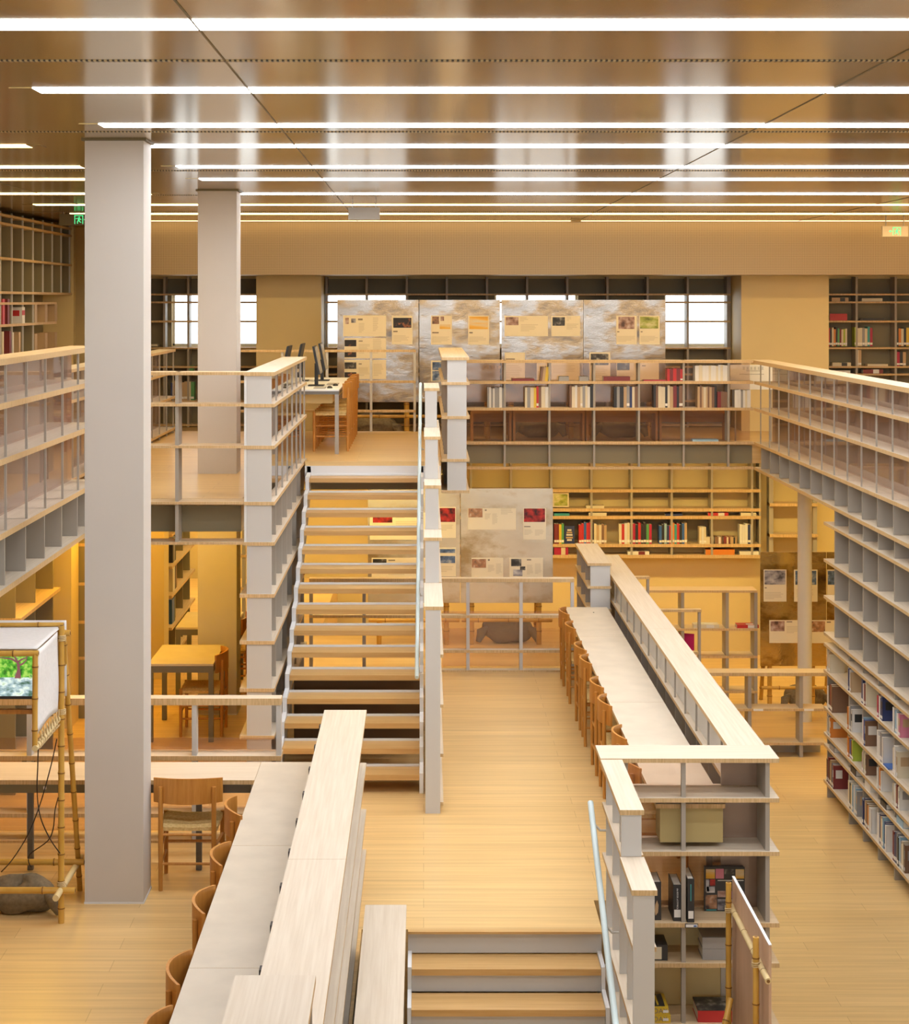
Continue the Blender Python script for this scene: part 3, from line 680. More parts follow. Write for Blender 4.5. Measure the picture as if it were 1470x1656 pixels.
for i, y in enumerate((20.17, 20.87, 21.6, 22.35)):
    chair(-1.045, y+.183, F_2, 90, ['nearest wooden chair at the right of the computer desk', 'second wooden chair at the right of the computer desk', 'third wooden chair at the right of the computer desk', 'farthest wooden chair at the right of the computer desk'][i], 'chairs at the computer desk')
for i, y in enumerate((20.1, 20.95, 21.8)):
    chair(-1.70, y+.183, F_2, -90, ['nearest wooden chair left of the computer desk, behind the balusters', 'middle wooden chair left of the computer desk, behind the balusters', 'farthest wooden chair left of the computer desk, behind the balusters'][i], 'chairs at the computer desk')
# long right table
t = thing('long_table', 'long narrow pale plywood table along the right shelf parapet with wooden chairs', 'table', (1.76, 12.14, Z(F_M)))
for a, b in ((11.80, 14.8), (14.803, 17.7), (17.703, 19.4)): MB().edged(1.53, 1.985, a, b, Z(3.31)-.028, Z(3.31)).build('tabletop', [desk_top, edge_wood], t)
for y in (12.25, 14.8, 17.7, 19.3): bx(1.93, 1.97, y-.02, y+.02, Z(F_M), Z(3.34)).build('leg', table_steel, t)
bx(1.86, 1.96, 12.2, 19.36, Z(3.42), Z(3.34)).build('rail', table_steel, t)
bx(1.56, 1.975, 11.83, 12.05, Z(3.57), Z(3.345)).build('end_box', plain('olive_panel', (.42, .33, .14), .5), t)
bx(1.80, 1.813, 19.05, 19.06, Z(3.31), Z(3.305)).build('cable_hole', dark, t)
# L-shaped left desk
t = thing('long_desk', 'pale L-shaped plywood desk running forward beside the left shelf parapet', 'desk', (-.95, 8, Z(F_M)))
for a, b in ((4.2, 8.9), (8.903, 10.9), (10.903, 12.88)): MB().edged(-1.166, -.745, a, b, Z(3.31)-.03, Z(3.31)).build('desktop', [desk_top, edge_wood], t)
MB().edged(-4.4, -1.168, 12.39, 12.88, Z(3.31)-.03, Z(3.31)).build('desktop', [wood_x, edge_wood], t)
bx(-4.3, -1.2, 12.47, 12.84, Z(3.42), Z(3.34)).build('apron', table_steel, t)
m = bx(-3.45, -2.31, 12.455, 12.468, Z(3.415), Z(3.345)).build('control_panel', back_grey, t)
bx(-2.64, -2.62, 12.45, 12.456, Z(3.39), Z(3.37)).build('indicator', sticker, m)
for x in (-3.53, -2.8, -1.60): bx(x-.02, x+.02, 12.76, 12.80, Z(F_M), Z(3.42)).build('leg', table_steel, t)
for y in (11.9, 9.8, 7.5, 5.2): bx(-.80, -.76, y-.02, y+.02, Z(F_M), Z(3.34)).build('leg', table_steel, t)
# square tables under the upper floor
def square_table(x0, y0, lb):
    t = thing('square_table', lb, 'table', (x0+.29, y0+.45, Z(F_M)), 'square tables under the upper floor')
    bx(x0, x0+.60, y0, y0+.92, Z(3.33)-.02, Z(3.33)).build('tabletop', desk_top, t)
    m = MB(); z1, z0 = Z(3.352), Z(3.41)
    m.box(x0, x0+.60, y0, y0+.03, z0, z1); m.box(x0, x0+.60, y0+.89, y0+.92, z0, z1); m.box(x0, x0+.03, y0+.03, y0+.89, z0, z1); m.box(x0+.57, x0+.60, y0+.03, y0+.89, z0, z1)
    m.build('frame', table_steel, t)
    for sx in (x0, x0+.555):
        for sy in (y0, y0+.875): bx(sx, sx+.045, sy, sy+.045, Z(F_M), z0).build('leg', table_steel, t)
square_table(-2.53, 16.46, 'near square table with yellow-lit top under the upper floor')
square_table(-2.53, 18.30, 'far square table with yellow-lit top behind the near square one')
# computer desk
t = thing('computer_desk', 'white topped desk with grey steel legs and computers on the upper floor', 'desk', (-1.34, 19.8, Z(F_2)))
bx(-1.76, -.935, 19.8, 23.0, Z(.979)-.015, Z(.979)).build('desktop', white_edge, t)
m = MB(); m.box(-1.76, -.935, 19.8, 19.84, Z(1.03), Z(.995)); m.box(-.965, -.935, 19.84, 23, Z(1.03), Z(.995)); m.box(-1.76, -1.73, 19.84, 23, Z(1.03), Z(.995)); m.build('frame', table_steel, t)
for x in (-1.755, -.98):
    for y in (19.8, 22.94): bx(x, x+.043, y, y+.045, Z(F_2), Z(1.03)).build('leg', steel, t)
bx(-1.5, -1.02, 20.0, 22.6, Z(1.14), Z(1.035)).build('cable_tray', cream, t)
def monitor(x, y, face, lb, scr=black):
    """face +1 turns the screen to the right, -1 to the left"""
    t = thing('monitor', lb, 'monitor', (x, y, Z(.979)), 'monitors on the computer desk'); z = Z(.979)
    bx(x-.09, x+.09, y-.12, y+.12, z, z+.012).build('base', black, t)
    bx(x-.02, x+.02, y-.03, y+.03, z+.012, z+.26).build('stand', black, t)
    tl = .16*face
    P = [(x+face*.03, z+.14), (x+face*.055, z+.14), (x+face*.055-tl*.4, z+.46), (x+face*.03-tl*.4, z+.46)]
    MB().prism(P, 'y', y-.27, y+.27).build('screen', black, t)
    P = [(x+face*.056, z+.15), (x+face*.059, z+.15), (x+face*.059-tl*.38, z+.45), (x+face*.056-tl*.38, z+.45)]
    MB().prism(P, 'y', y-.26, y+.26).build('display', scr, t)
scrm = plain('grey_screen', (.30, .27, .22), .25)
monitor(-1.24, 20.75, 1, 'nearest monitor on the computer desk, its grey screen turned right', scrm)
monitor(-1.25, 22.1, 1, 'farther monitor behind the nearest one, screen turned right', scrm)
monitor(-1.50, 22.0, -1, 'black monitor turned left at the far side of the computer desk', scrm)
monitor(-1.58, 20.9, -1, 'black monitor turned left, seen just above the shelf wall top', scrm)
def small(name, lb, cat, mb, mat, grp=None): return tag(mb.build(name, mat), lb, cat, grp)
zt = Z(.979)+.0005
small('keyboard', 'near grey keyboard at the front of the computer desk', 'keyboard', bx(-1.23, -1.10, 20.02, 20.34, zt, zt+.012), steel)
small('keyboard', 'farther grey keyboard beside the nearest monitor', 'keyboard', bx(-1.13, -1.0, 20.9, 21.25, zt, zt+.012), steel)
def mouse(x, y, lb):
    m = MB(); m.grid(lambda u, v: (x+.032*math.cos(2*math.pi*u)*math.sin(math.pi/2*v+.001), y+.05*math.sin(2*math.pi*u)*math.sin(math.pi/2*v+.001), zt+.028*math.cos(math.pi/2*v)), 16, 6)
    small('mouse', lb, 'mouse', m, black, 'mice on the computer desk')
mouse(-1.055, 20.17, 'black mouse beside the near keyboard'); mouse(-1.02, 20.75, 'black mouse behind the near keyboard, close to the second')
# benches of the right gallery
def bench(x0, x1, lb):
    t = thing('bench', lb, 'bench', ((x0+x1)/2, 23.65, Z(F_R2)), 'benches behind the gallery railing')
    MB().edged(x0, x1, 23.42, 23.86, Z(1.465), Z(1.43)).build('seat', [bench_wood, bench_wood], t)
    bx(x0, x0+.03, 23.43, 23.85, Z(F_R2), Z(1.465)).build('side_panel', bench_wood, t); bx(x1-.03, x1, 23.43, 23.85, Z(F_R2), Z(1.465)).build('side_panel', bench_wood, t)
    bx(x0+.03, x1-.03, 23.72, 23.74, Z(1.60), Z(1.465)).build('apron', bench_wood, t)
for i, (a, b) in enumerate(((.62, 1.15), (1.17, 2.105), (2.125, 3.06), (3.08, 4.0))): bench(a, b, 'low wooden bench behind the magazine railing, %s of four from the left' % ORD[i])

# ------------------------------------------------------------------ display boards and their sheets
def display_board(x0, x1, z0, z1, y, zf, mat, lb, grp, legw=.035, crate=True):
    t = thing('display_board', lb, 'board', ((x0+x1)/2, y, zf), grp)
    bx(x0, x1, y, y+.006, z0, z1).build('foil_face', mat, t)
    bx(x0+.004, x1-.004, y+.0065, y+.022, z0, z1).build('plywood_back', plywood, t)
    for x in (x0+.13, x1-.16):
        lg = MB().cane((x, y+.06, zf), (x, y+.05, z1-.1), legw).build('leg', [bamboo, bamboo_node], t)
        MB().cane((x, y+.65, zf), (x, y+.10, z1-.2), legw*.9).build('rear_leg', [bamboo, bamboo_node], t)
    MB().cane((x0+.01, y-.03, zf+.30), (x1-.01, y-.03, zf+.30), .021).build('crossbar', [bamboo, bamboo_node], t)
    bx(x0+.02, x1-.02, y+.03, y+.05, z0+.02, z0+.06).build('ledge', plywood, t)
def sack_thing(x, y, zf, w, lb, grp='weight sacks under the boards'):
    m = MB()
    def f(u, v):
        a = 2*math.pi*u; b = math.pi*v; r = math.sin(b)**.6
        return (x+w*math.cos(a)*r*(1+.05*math.sin(5*a)), y+.5*w*math.sin(a)*r, zf+max(.002, .5*w*(1+math.cos(b))*(.9 if abs(math.cos(a)) < .6 else 1.05)-.02*math.cos(3*a)))
    m.grid(f, 28, 14)
    for s in (-1, 1): m.tube([(x+s*w*.8, y-.05, zf+w*.62), (x+s*w*1.05, y-.1, zf+w*.45), (x+s*w*1.18, y-.1, zf+w*.08)], .05, 8, radii=[.03, w*.22, w*.10])
    return small('sack', lb, 'sack', m, sack, grp)
for i, (a, b) in enumerate(((545.5, 677), (678.2, 808.5), (811, 943.3), (944, 1076))):
    p0, p1 = at(a, 650, 24.0), at(b, 485, 24.0)
    display_board(p0.x, p1.x, p0.z, p1.z, 24.0, Z(F_R2), foil_s, 'silver foil display board on the upper gallery, %s of four from the left' % ORD[i], 'upper display boards')
    if i != 1: sack_thing((p0.x+p1.x)/2-.05, 24.2, Z(F_R2), .30, 'brown weight sack on the floor under the %s upper board from the left' % ORD[i])
for i, (a, b) in enumerate(((595, 744), (745, 894))):
    p0, p1 = at(a, 975, 21.1), at(b, 790, 21.1)
    display_board(p0.x, p1.x, p0.z, p1.z, 21.1, Z(F_M), foil_b, ['silver display board seen through the stair treads and beside them', 'silver display board on the middle floor behind the low railing'][i], 'lower display boards', .03)
sack_thing(at(822, 1000, 21.15).x, 21.3, Z(F_M), .30, 'brown weight sack under the silver board behind the low railing')
for i, (a, b) in enumerate(((1229.5, 1336), (1337, 1445))):
    p0, p1 = at(a, 1077, 22.9), at(b, 893, 22.9)
    display_board(p0.x, p1.x, p0.z, p1.z, 22.9, 0, foil_g, ['gold toned mirror board with sheets beside the round column', 'gold toned mirror board half hidden behind the right bookcase'][i], 'lower display boards', .03)
sack_thing(at(1300, 1100, 23.2).x, 23.1, 0, .27, 'brown weight sack on the yellow floor behind the round column')
def sheet(lb, D, x0, y0, x1, y1, photos=(), texts=(), grp='sheets on the upper boards'):
    p0, p1 = at(x0, y1, D), at(x1, y0, D); yb = D-.004
    t = thing('poster', lb, 'poster', (p0.x, yb, p0.z), grp)
    bx(p0.x, p1.x, yb, yb+.003, p0.z, p1.z).build('paper', paper, t)
    for (a, b, c, d, k) in photos:
        q0, q1 = at(a, d, D), at(c, b, D)
        bx(q0.x, q1.x, yb-.002, yb-.0005, q0.z, q1.z).build('photo', photo_m[k], t)
    for i, (a, b, c, d, n) in enumerate(texts):
        q0, q1 = at(a, d, D), at(c, b, D); m = MB(); rnd = random.Random(int(a*7+b))
        h = (q1.z-q0.z)/n
        for j in range(n):
            z = q1.z-h*(j+.5); m.box(q0.x, q0.x+(q1.x-q0.x)*(rnd.uniform(.75, 1) if j < n-1 else .5), yb-.0015, yb-.0005, z-h*.28, z+h*.28)
        m.build('text_block', ink_dark if n == 1 else ink, t)
U = 24.0
sheet('wide cream sheet with two tiny vessel pictures, top left of the upper boards', U, 555, 510, 624.5, 544, [(558.5, 514, 564, 524, 'brown'), (568, 515, 575.5, 522, 'grey')], [(579, 514, 594, 519, 1), (580, 522, 590, 538, 7), (603, 513, 612, 536, 8)])
sheet('wide cream sheet with two dark pictures on its left, second in the left column', U, 556.8, 546.6, 624.5, 579.7, [(557.2, 549.6, 576.2, 560, 'night'), (557.2, 565.5, 576.2, 577.6, 'night')], [(580, 550, 593, 553, 1), (580, 556, 598, 572, 7), (603, 548, 620, 572, 9)])
sheet('wide cream sheet behind the railing, lowest in the left column', U, 556.8, 582, 624.5, 613.5, [(557.2, 586, 576.2, 596.5, 'dark'), (557.2, 602, 576.2, 611, 'night')], [(580, 587, 590, 590, 1), (580, 594, 598, 608, 6), (604, 588, 620, 608, 8)])
sheet('upright cream sheet with a dark night photo on the leftmost upper board', U, 633.7, 510.3, 667.3, 557, [(636, 514, 665.2, 530, 'night')], [(636, 534, 650, 538, 1), (636, 542, 662, 553, 5)])
sheet('upright cream sheet with a collage of small pictures on the second upper board', U, 697, 510.3, 731, 557.5, [(699, 512, 710, 524, 'collage'), (712.5, 512, 718, 519, 'brown'), (711, 524.5, 728.5, 532, 'orange')], [(699, 536, 720, 540, 1), (699, 544, 728, 554, 5)])
sheet('upright cream sheet with a bright orange photo on the second upper board', U, 757, 510.3, 791, 557.5, [(759, 512, 789, 532.2, 'orange')], [(759, 536, 770, 540, 1), (759, 544, 788, 553, 4)])
sheet('upright sheet with dark blue pictures, half hidden by the grey end panel', U, 697, 583, 731, 617, [(699.3, 585.5, 728, 598.5, 'blue'), (699.3, 600, 728, 615.5, 'blue')])
sheet('wide cream sheet with a reddish brown photo on the third upper board', U, 816, 510.8, 886.3, 543.9, [(818, 513, 838.4, 525.8, 'brown')], [(841, 513, 854, 520, 3), (842, 524, 870, 536, 5)])
sheet('cream sheet with a dark photo of windows on the third upper board', U, 891.4, 510.8, 938.4, 543.9, [(893.5, 513, 913.5, 526.8, 'dark')], [(916, 512, 924, 519, 3), (916, 523, 936, 533, 4)])
sheet('upright cream sheet with a brown photo on the rightmost upper board', U, 996.5, 510.4, 1029.8, 557, [(1000, 512.3, 1026, 532, 'brown')], [(998, 535, 1005, 538, 1), (998, 543, 1027, 553, 5)])
sheet('upright cream sheet with a yellow green photo, right end of upper boards', U, 1034, 510.4, 1067, 557, [(1035, 512, 1064.5, 531.3, 'green')], [(1036, 535, 1042, 538, 1), (1036, 543, 1064, 553, 5)])
sheet('cream sheet with a dark title line just above the magazine railing, third board', U, 816, 570, 849, 617, [], [(818, 579, 847, 582.5, 1), (818, 590, 844, 612, 8)])
sheet('cream sheet with a dark landscape photo above the magazine railing, rightmost board', U, 953, 569.6, 987, 615.5, [(955.3, 572, 984, 590.4, 'dark')], [(956, 594, 984, 611, 6)])
sheet('cream text sheet behind the railing on the right of the third board', U, 891.4, 586, 937.5, 616.5, [], [(894, 590, 933, 604, 6)])
sheet('narrow cream sheet behind leaning books on the third board', U, 868, 586, 887, 616.5, [], [(870, 600, 885, 612, 4)])
sheet('cream sheet with a small black photo behind the railing, rightmost board', U, 997, 584, 1030, 616.5, [(998, 587, 1018, 598.6, 'dark')], [(1000, 602, 1026, 612, 4)])
sheet('blank looking cream sheet behind the railing at the right end of the boards', U, 1035, 584, 1065.5, 616.5, [], [(1038, 590, 1050, 593, 1)])
G = 'sheets on the lower boards'
sheet('sheet with a deep red palace photo beside the stair parapet', 21.1, 709, 820, 737.5, 870, [(711, 821.5, 736, 844, 'red')], [(712, 848, 733, 858, 4)], G)
sheet('wide sheet with a small crowd photo at the top of the silver board', 21.1, 756.4, 821.6, 834.4, 856.7, [(757.5, 822.2, 780.3, 836.5, 'collage')], [(784, 823, 790, 827, 1), (784, 830, 794, 840, 6), (796, 830, 805, 848, 9), (810, 822, 832, 832, 4)], G)
sheet('upright sheet with a bright red photo at the right of the silver board', 21.1, 846, 821.6, 883, 872.7, [(847.3, 822.2, 881.3, 844, 'red')], [(847.5, 850, 868, 853, 1), (848, 856, 862, 865, 5), (865, 856, 880, 866, 5)], G)
sheet('sheet with a warm street photo low on the silver board', 21.1, 762.4, 902, 813.8, 940, [(763, 904, 786, 918, 'collage')], [(789, 903, 795, 908, 1), (789, 913, 800, 925, 6), (802, 911, 812, 928, 8)], G)
sheet('sheet with black cut-out pictures low on the silver board', 21.1, 824, 902, 878, 940, [(826.6, 904, 843, 915.5, 'dark'), (841, 916, 849.5, 922, 'dark'), (829.8, 921, 844.8, 931.5, 'grey')], [(852, 903.5, 866, 907, 1), (852, 913, 862, 929, 8), (865, 911, 876, 928, 8)], G)
sheet('sheet with two wide blue sky photos beside the stair parapet', 21.1, 709, 885.5, 737.5, 932, [(711, 888, 736, 894, 'blue'), (711, 899, 736, 910.5, 'blue')], [(712, 915, 733, 925, 4)], G)
sheet('sheet with a dark red photo seen between the stair treads', 21.1, 598, 829, 690, 873, [(603, 833.5, 634.5, 845, 'red')], [(640, 833, 668, 838, 2), (640, 842, 684, 866, 8)], G)
sheet('sheet with a small dark photo seen low between the stair treads', 21.1, 601, 902, 690, 936, [(603, 904, 625, 918, 'dark')], [(628, 904, 650, 908, 1), (628, 912, 680, 930, 7)], G)
G = 'sheets on the gold boards'
sheet('upright sheet with a grey harbour photo on the gold board', 22.9, 1234.8, 920.9, 1271.7, 972.8, [(1236.3, 922.4, 1270, 945.2, 'grey')], [(1236.5, 949, 1243, 952, 1), (1236.5, 957, 1267, 969, 5)], G)
sheet('wide sheet with a brown photo left of the round column on the gold board', 22.9, 1244, 1002.8, 1300, 1039.8, [(1246, 1004.5, 1268.5, 1020.6, 'brown')], [(1272, 1004, 1290, 1007, 1), (1272, 1012, 1296, 1024, 5)], G)
sheet('upright sheet with a dark photo right of the round column', 22.9, 1284, 921, 1322, 973, [(1286, 923, 1320, 945.5, 'blue')], [(1288, 952, 1316, 966, 5)], G)
sheet('wide sheet with a colourful photo at the end of the gold boards', 22.9, 1310, 1002.8, 1366, 1040, [(1311.5, 1004.5, 1334, 1021.7, 'collage')], [(1337, 1004, 1350, 1008, 1)], G)
sheet('upright sheet mostly hidden by the end of the right bookcase', 22.9, 1337.5, 921, 1372, 973, [(1338.5, 923, 1370, 945.5, 'blue')], [], G)
# white sign board at the corner of the gallery
t = thing('sign_board', 'white sign board with faint grey lettering at the gallery corner', 'sign', (4.2, 23.5, Z(F_R2)))
p0, p1 = at(1181, 630, 23.5), at(1256, 590, 23.5)
bx(p0.x, p1.x, 23.5, 23.52, p0.z, p1.z).build('panel', white_edge, t)
m = MB()
for x in (1201, 1207, 1213, 1219, 1225, 1231):
    q = at(x, 594, 23.5)
    m.box(q.x, q.x+.032, 23.497, 23.4995, q.z, q.z+.005); m.box(q.x, q.x+.032, 23.497, 23.4995, q.z-.03, q.z-.025); m.box(q.x+.013, q.x+.018, 23.497, 23.4995, q.z-.025, q.z); m.box(q.x, q.x+.03, 23.497, 23.4995, q.z-.015, q.z-.011)
for xa, xb, y in ((1207, 1227, 599.5), (1196, 1234, 605)):
    q, r_ = at(xa, y, 23.5), at(xb, y, 23.5)
    k = q.x
    while k < r_.x: m.box(k, k+.012, 23.497, 23.4995, q.z-.008, q.z+.004); k += .018
m.build('lettering', plain('grey_lettering', (.38, .40, .42), .6), t)
for x in (p0.x+.06, p1.x-.08): bx(x, x+.02, 23.505, 23.525, Z(F_R2), p0.z).build('leg', steel, t)
# faint characters on the lower part of the second board
m = MB()
for x in (780, 786.5, 793, 799.5):
    q = at(x, 592, 24); m.box(q.x, q.x+.04, 23.99, 23.997, q.z, q.z+.006); m.box(q.x, q.x+.04, 23.99, 23.997, q.z-.035, q.z-.029); m.box(q.x+.017, q.x+.023, 23.99, 23.997, q.z-.029, q.z); m.box(q.x+.004, q.x+.036, 23.99, 23.997, q.z-.018, q.z-.013)
q = at(808, 592, 24); m.tube([(q.x, 23.99, q.z-.015), (q.x, 23.997, q.z-.015)], .022, 16)
small('lettering', 'faint tan characters and dot on the second upper board', 'lettering', m, plain('tan_lettering', (.50, .36, .26), .6))

# ------------------------------------------------------------------ signs under the ceiling
def exit_sign(x0, x1, D, d0, d1, arrow, boxm, lb):
    t = thing('exit_sign', lb, 'sign', ((x0+x1)/2, D, Z(d1)))
    bx(x0, x1, D, D+.05, Z(d1), Z(d0)).build('housing', boxm, t)
    for x in (x0+.05, x1-.05): bx(x-.006, x+.006, D+.02, D+.03, Z(d0), Z(CEI)).build('hanger', steel, t)
    h = d1-d0; zc = Z((d0+d1)/2); y0, y1 = D-.003, D-.0005
    ic = (x0+x1)/2+.02*(1 if arrow < 0 else -1); a = .38*h
    m = MB(); e = .16*a                                 # door frame and running figure
    m.box(ic-a, ic-a+e, y0, y1, zc-a, zc+a); m.box(ic+a-e, ic+a, y0, y1, zc-a, zc+a); m.box(ic-a, ic+a, y0, y1, zc+a-e, zc+a)
    m.tube([(ic+.1*a, y0, zc+.52*a), (ic+.1*a, y1, zc+.52*a)], .17*a, 12)
    for P in ([(-.15, .3), (.25, .35), (.15, -.2), (-.2, -.15)], [(-.2, -.1), (.1, -.15), (-.1, -.5), (-.5, -.75), (-.6, -.6), (-.25, -.42)], [(0, -.1), (.2, -.15), (.42, -.5), (.35, -.95), (.2, -.95), (.22, -.55)],
              [(-.15, .3), (-.5, .15), (-.6, -.1), (-.48, -.12), (-.38, .05), (-.1, .12)], [(.2, .33), (.55, .12), (.72, .25), (.65, .35), (.53, .27), (.25, .42)]):
        m.prism([(ic+px*a*(-arrow if arrow else 1), zc+pz*a) for px, pz in P], 'y', y0, y1)
    m.build('running_figure', green_sign, t)
    ax = ic+arrow*a*1.25
    m = MB().prism([(ax+arrow*.75*a, zc), (ax+arrow*.35*a, zc+.34*a), (ax+arrow*.35*a, zc+.10*a), (ax-arrow*.05*a, zc+.10*a), (ax-arrow*.05*a, zc-.10*a), (ax+arrow*.35*a, zc-.10*a), (ax+arrow*.35*a, zc-.34*a)], 'y', y0, y1)
    m.build('arrow', green_sign, t)
exit_sign(5.885, 6.215, 23.0, -.963, -.828, -1, sign_box, 'green exit sign with arrow pointing left on a tan box, upper right')
exit_sign(-4.47, -3.95, 22.0, -1.07, -.93, 1, sign_dark, 'green exit sign with arrow pointing right beside the white column')
t = thing('hanging_sign', 'blank grey sign box hanging below the ceiling at the centre', 'sign', (-.64, 19.15, Z(-.87)))
bx(-.805, -.468, 19.15, 19.20, Z(-.87), Z(-1.0)).build('housing', steel, t)
for x in (-.76, -.51): bx(x-.005, x+.005, 19.17, 19.18, Z(-1.0), Z(-1.09)).build('hanger', steel_light, t)
small('smoke_detector', 'small pale box fixed under the bulkhead edge near the ceiling', 'detector', bx(1.97, 2.1, 23.9, 24.0, Z(-1.065), Z(-1.09)), cream)

# ------------------------------------------------------------------ screen in a bamboo frame, left
BM = [bamboo, bamboo_node]; BP = [bamboo_pale, bamboo_node]
t = thing('bamboo_stand', 'tall bamboo stand with white cloth box round a screen, left foreground', 'stand', (-2.4, 11.7, Z(F_M)))
for x in (-2.36, -3.02):
    MB().cane((x, 11.68, Z(F_M)), (x-.003, 11.70, Z(2.118)), .020, .17).build('pole', BM, t)
    MB().cane((x, 12.32, Z(F_M)), (x, 11.75, Z(2.16)), .018, .2).build('rear_pole', BM, t)
    MB().cane((x-.0, 11.50, Z(3.83)), (x, 12.36, Z(3.83)), .021, .3).build('foot_bar', BP, t)
    MB().cane((x-.02, 10.98, Z(2.74)), (x-.02, 11.74, Z(2.72)), .019, .3).build('lower_bar', BP, t)
    m = MB().tube([(x-.02+.0225*math.cos(a), 11.02+.60*a/(20*math.pi), Z(2.738)+.0225*math.sin(a)) for a in [20*math.pi*q/160 for q in range(161)]], .004, 5)
    m.build('lashing', twine, t)
    for y, d in ((11.70, 2.22), (11.70, 2.70), (11.68, 3.82)):
        m = MB().tube([(x+.0235*math.cos(a), y+.0235*math.sin(a), Z(d)+.0016*a) for a in [8*math.pi*q/64 for q in range(65)]], .0045, 5)
        m.build('lashing', twine, t)
    MB().cane((x-.025, 11.0, Z(2.74)), (x-.022, 11.0, Z(2.155)), .017, .16).build('front_post', BM, t)
MB().cane((-3.05, 11.0, Z(2.168)), (-2.362, 11.0, Z(2.16)), .018, .34).build('front_bar', BM, t)
MB().cane((-3.1, 11.72, Z(2.185)), (-2.31, 11.72, Z(2.17)), .021, .30).build('top_bar', BM, t)
MB().cane((-3.1, 11.76, Z(2.125)), (-2.36, 11.76, Z(2.12)), .014, .30).build('top_bar', BM, t)
MB().cane((-3.2, 12.15, Z(3.80)), (-2.30, 12.15, Z(3.80)), .021, .32).build('rear_bar', BM, t)
MB().cane((-3.2, 11.655, Z(3.83)), (-2.265, 11.655, Z(3.83)), .021, .32).build('bottom_bar', BM, t)
t = thing('cloth_cover', 'white canvas stretched over the bamboo box round the screen', 'cloth', (-2.6, 11.4, Z(2.7)))
m = MB()
m.grid(lambda u, v: (-3.03+.655*u, 11.02+.80*v, Z(2.135)+.012*math.sin(math.pi*v)*math.sin(3*u)-.025*math.sin(math.pi*v)*math.sin(math.pi*u)), 18, 10)
m.grid(lambda u, v: (-2.372+.004*math.sin(6*v+4*u), 11.02+.62*u, Z(2.145)-(.52-.03*math.sin(math.pi*u))*v), 12, 14)
m.grid(lambda u, v: (-3.03+.68*u, 11.80+.03*math.sin(9*u)*v, Z(2.10)-.50*v), 18, 8)
o = m.build('canvas', cloth, t); mod = o.modifiers.new('thickness', 'SOLIDIFY'); mod.thickness = .004
MB().tube([(-2.366+.008*(k % 2), 11.04+.037*k, Z(2.648 if k % 2 == 0 else 2.712)) for k in range(17)], .003, 5).build('lacing', twine, t)
t = thing('screen', 'small flat screen showing a garden tree and rocks inside the bamboo box', 'screen', (-2.7, 11.06, Z(2.49)))
bx(-3.0, -2.402, 11.06, 11.10, Z(2.455), Z(2.175)).build('housing', black, t)
em = .45
g_leaf = ramp_mat('garden_leaves', [(.01, .06, .005), (.06, .28, .02), (.28, .50, .08), (.02, .12, .10)], (30, 30, 30), emit=em, pos=[.3, .48, .6, .75])
g_rock = ramp_mat('garden_rocks', [(.03, .09, .05), (.25, .36, .40), (.55, .66, .60), (.12, .25, .06)], (16, 16, 26), emit=em, pos=[.34, .48, .58, .72], seed=3)
g_tree = emis('garden_trunk', (.16, .06, .07), em)
pic = bx(-2.997, -2.405, 11.056, 11.0595, Z(2.32), Z(2.18)).build('picture', g_leaf, t)
bx(-2.997, -2.405, 11.056, 11.0595, Z(2.435), Z(2.32)).build('picture_foreground', g_rock, t)
m = MB(); tx = -2.50
m.prism([(tx-.022, Z(2.325)), (tx+.018, Z(2.325)), (tx+.012, Z(2.26)), (tx+.004, Z(2.215)), (tx-.010, Z(2.215)), (tx-.004, Z(2.27))], 'y', 11.053, 11.0555)
for P in ([(0, 2.225), (.02, 2.21), (.045, 2.20), (.07, 2.183)], [(-.005, 2.225), (-.04, 2.205), (-.09, 2.20), (-.15, 2.192)], [(.005, 2.245), (.03, 2.235), (.05, 2.215), (.055, 2.19)], [(-.003, 2.225), (-.015, 2.20), (-.03, 2.185)]):
    m.tube([(tx+a, 11.0545, Z(d)) for a, d in P], .005, 6, radii=[.007, .006, .004, .003][:len(P)])
m.build('picture_tree', g_tree, t)
bx(-3.0, -2.42, 11.18, 11.22, Z(2.575), Z(2.548)).build('support_bar', chair_wood, t)
t = thing('cable', 'black cables hanging from the screen down to the bamboo foot', 'cable', (-2.5, 11.6, Z(F_M)))
for P in ([at(62, 1205, 11.4), at(61, 1240, 11.45), at(60, 1280, 11.5), at(65, 1320, 11.5), at(80, 1355, 11.55), at(97, 1380, 11.6)],
          [at(92, 1195, 11.6), at(82, 1240, 11.6), at(65, 1300, 11.6), at(45, 1350, 11.6), at(20, 1390, 11.6), at(2, 1410, 11.6)],
          [at(94, 1290, 11.66), at(89, 1310, 11.7), at(86, 1340, 11.72), at(77, 1360, 11.74), at(50, 1380, 11.8), at(46, 1392, 11.8), at(50, 1402, 11.85)]):
    pts = []
    for i in range(len(P)-1):
        a = P[max(0, i-1)]; b = P[i]; c = P[i+1]; d = P[min(len(P)-1, i+2)]
        for k in range(5):
            s_ = k/5; pts.append(.5*((2*b)+(c-a)*s_+(2*a-5*b+4*c-d)*s_*s_+(3*b-a-3*c+d)*s_**3))
    pts.append(P[-1]); MB().tube(pts, .004, 6).build('strand', cable, t)
sack_thing(-2.66, 11.9, Z(F_M), .22, 'brown weight sack slung under the bamboo stand at the left')
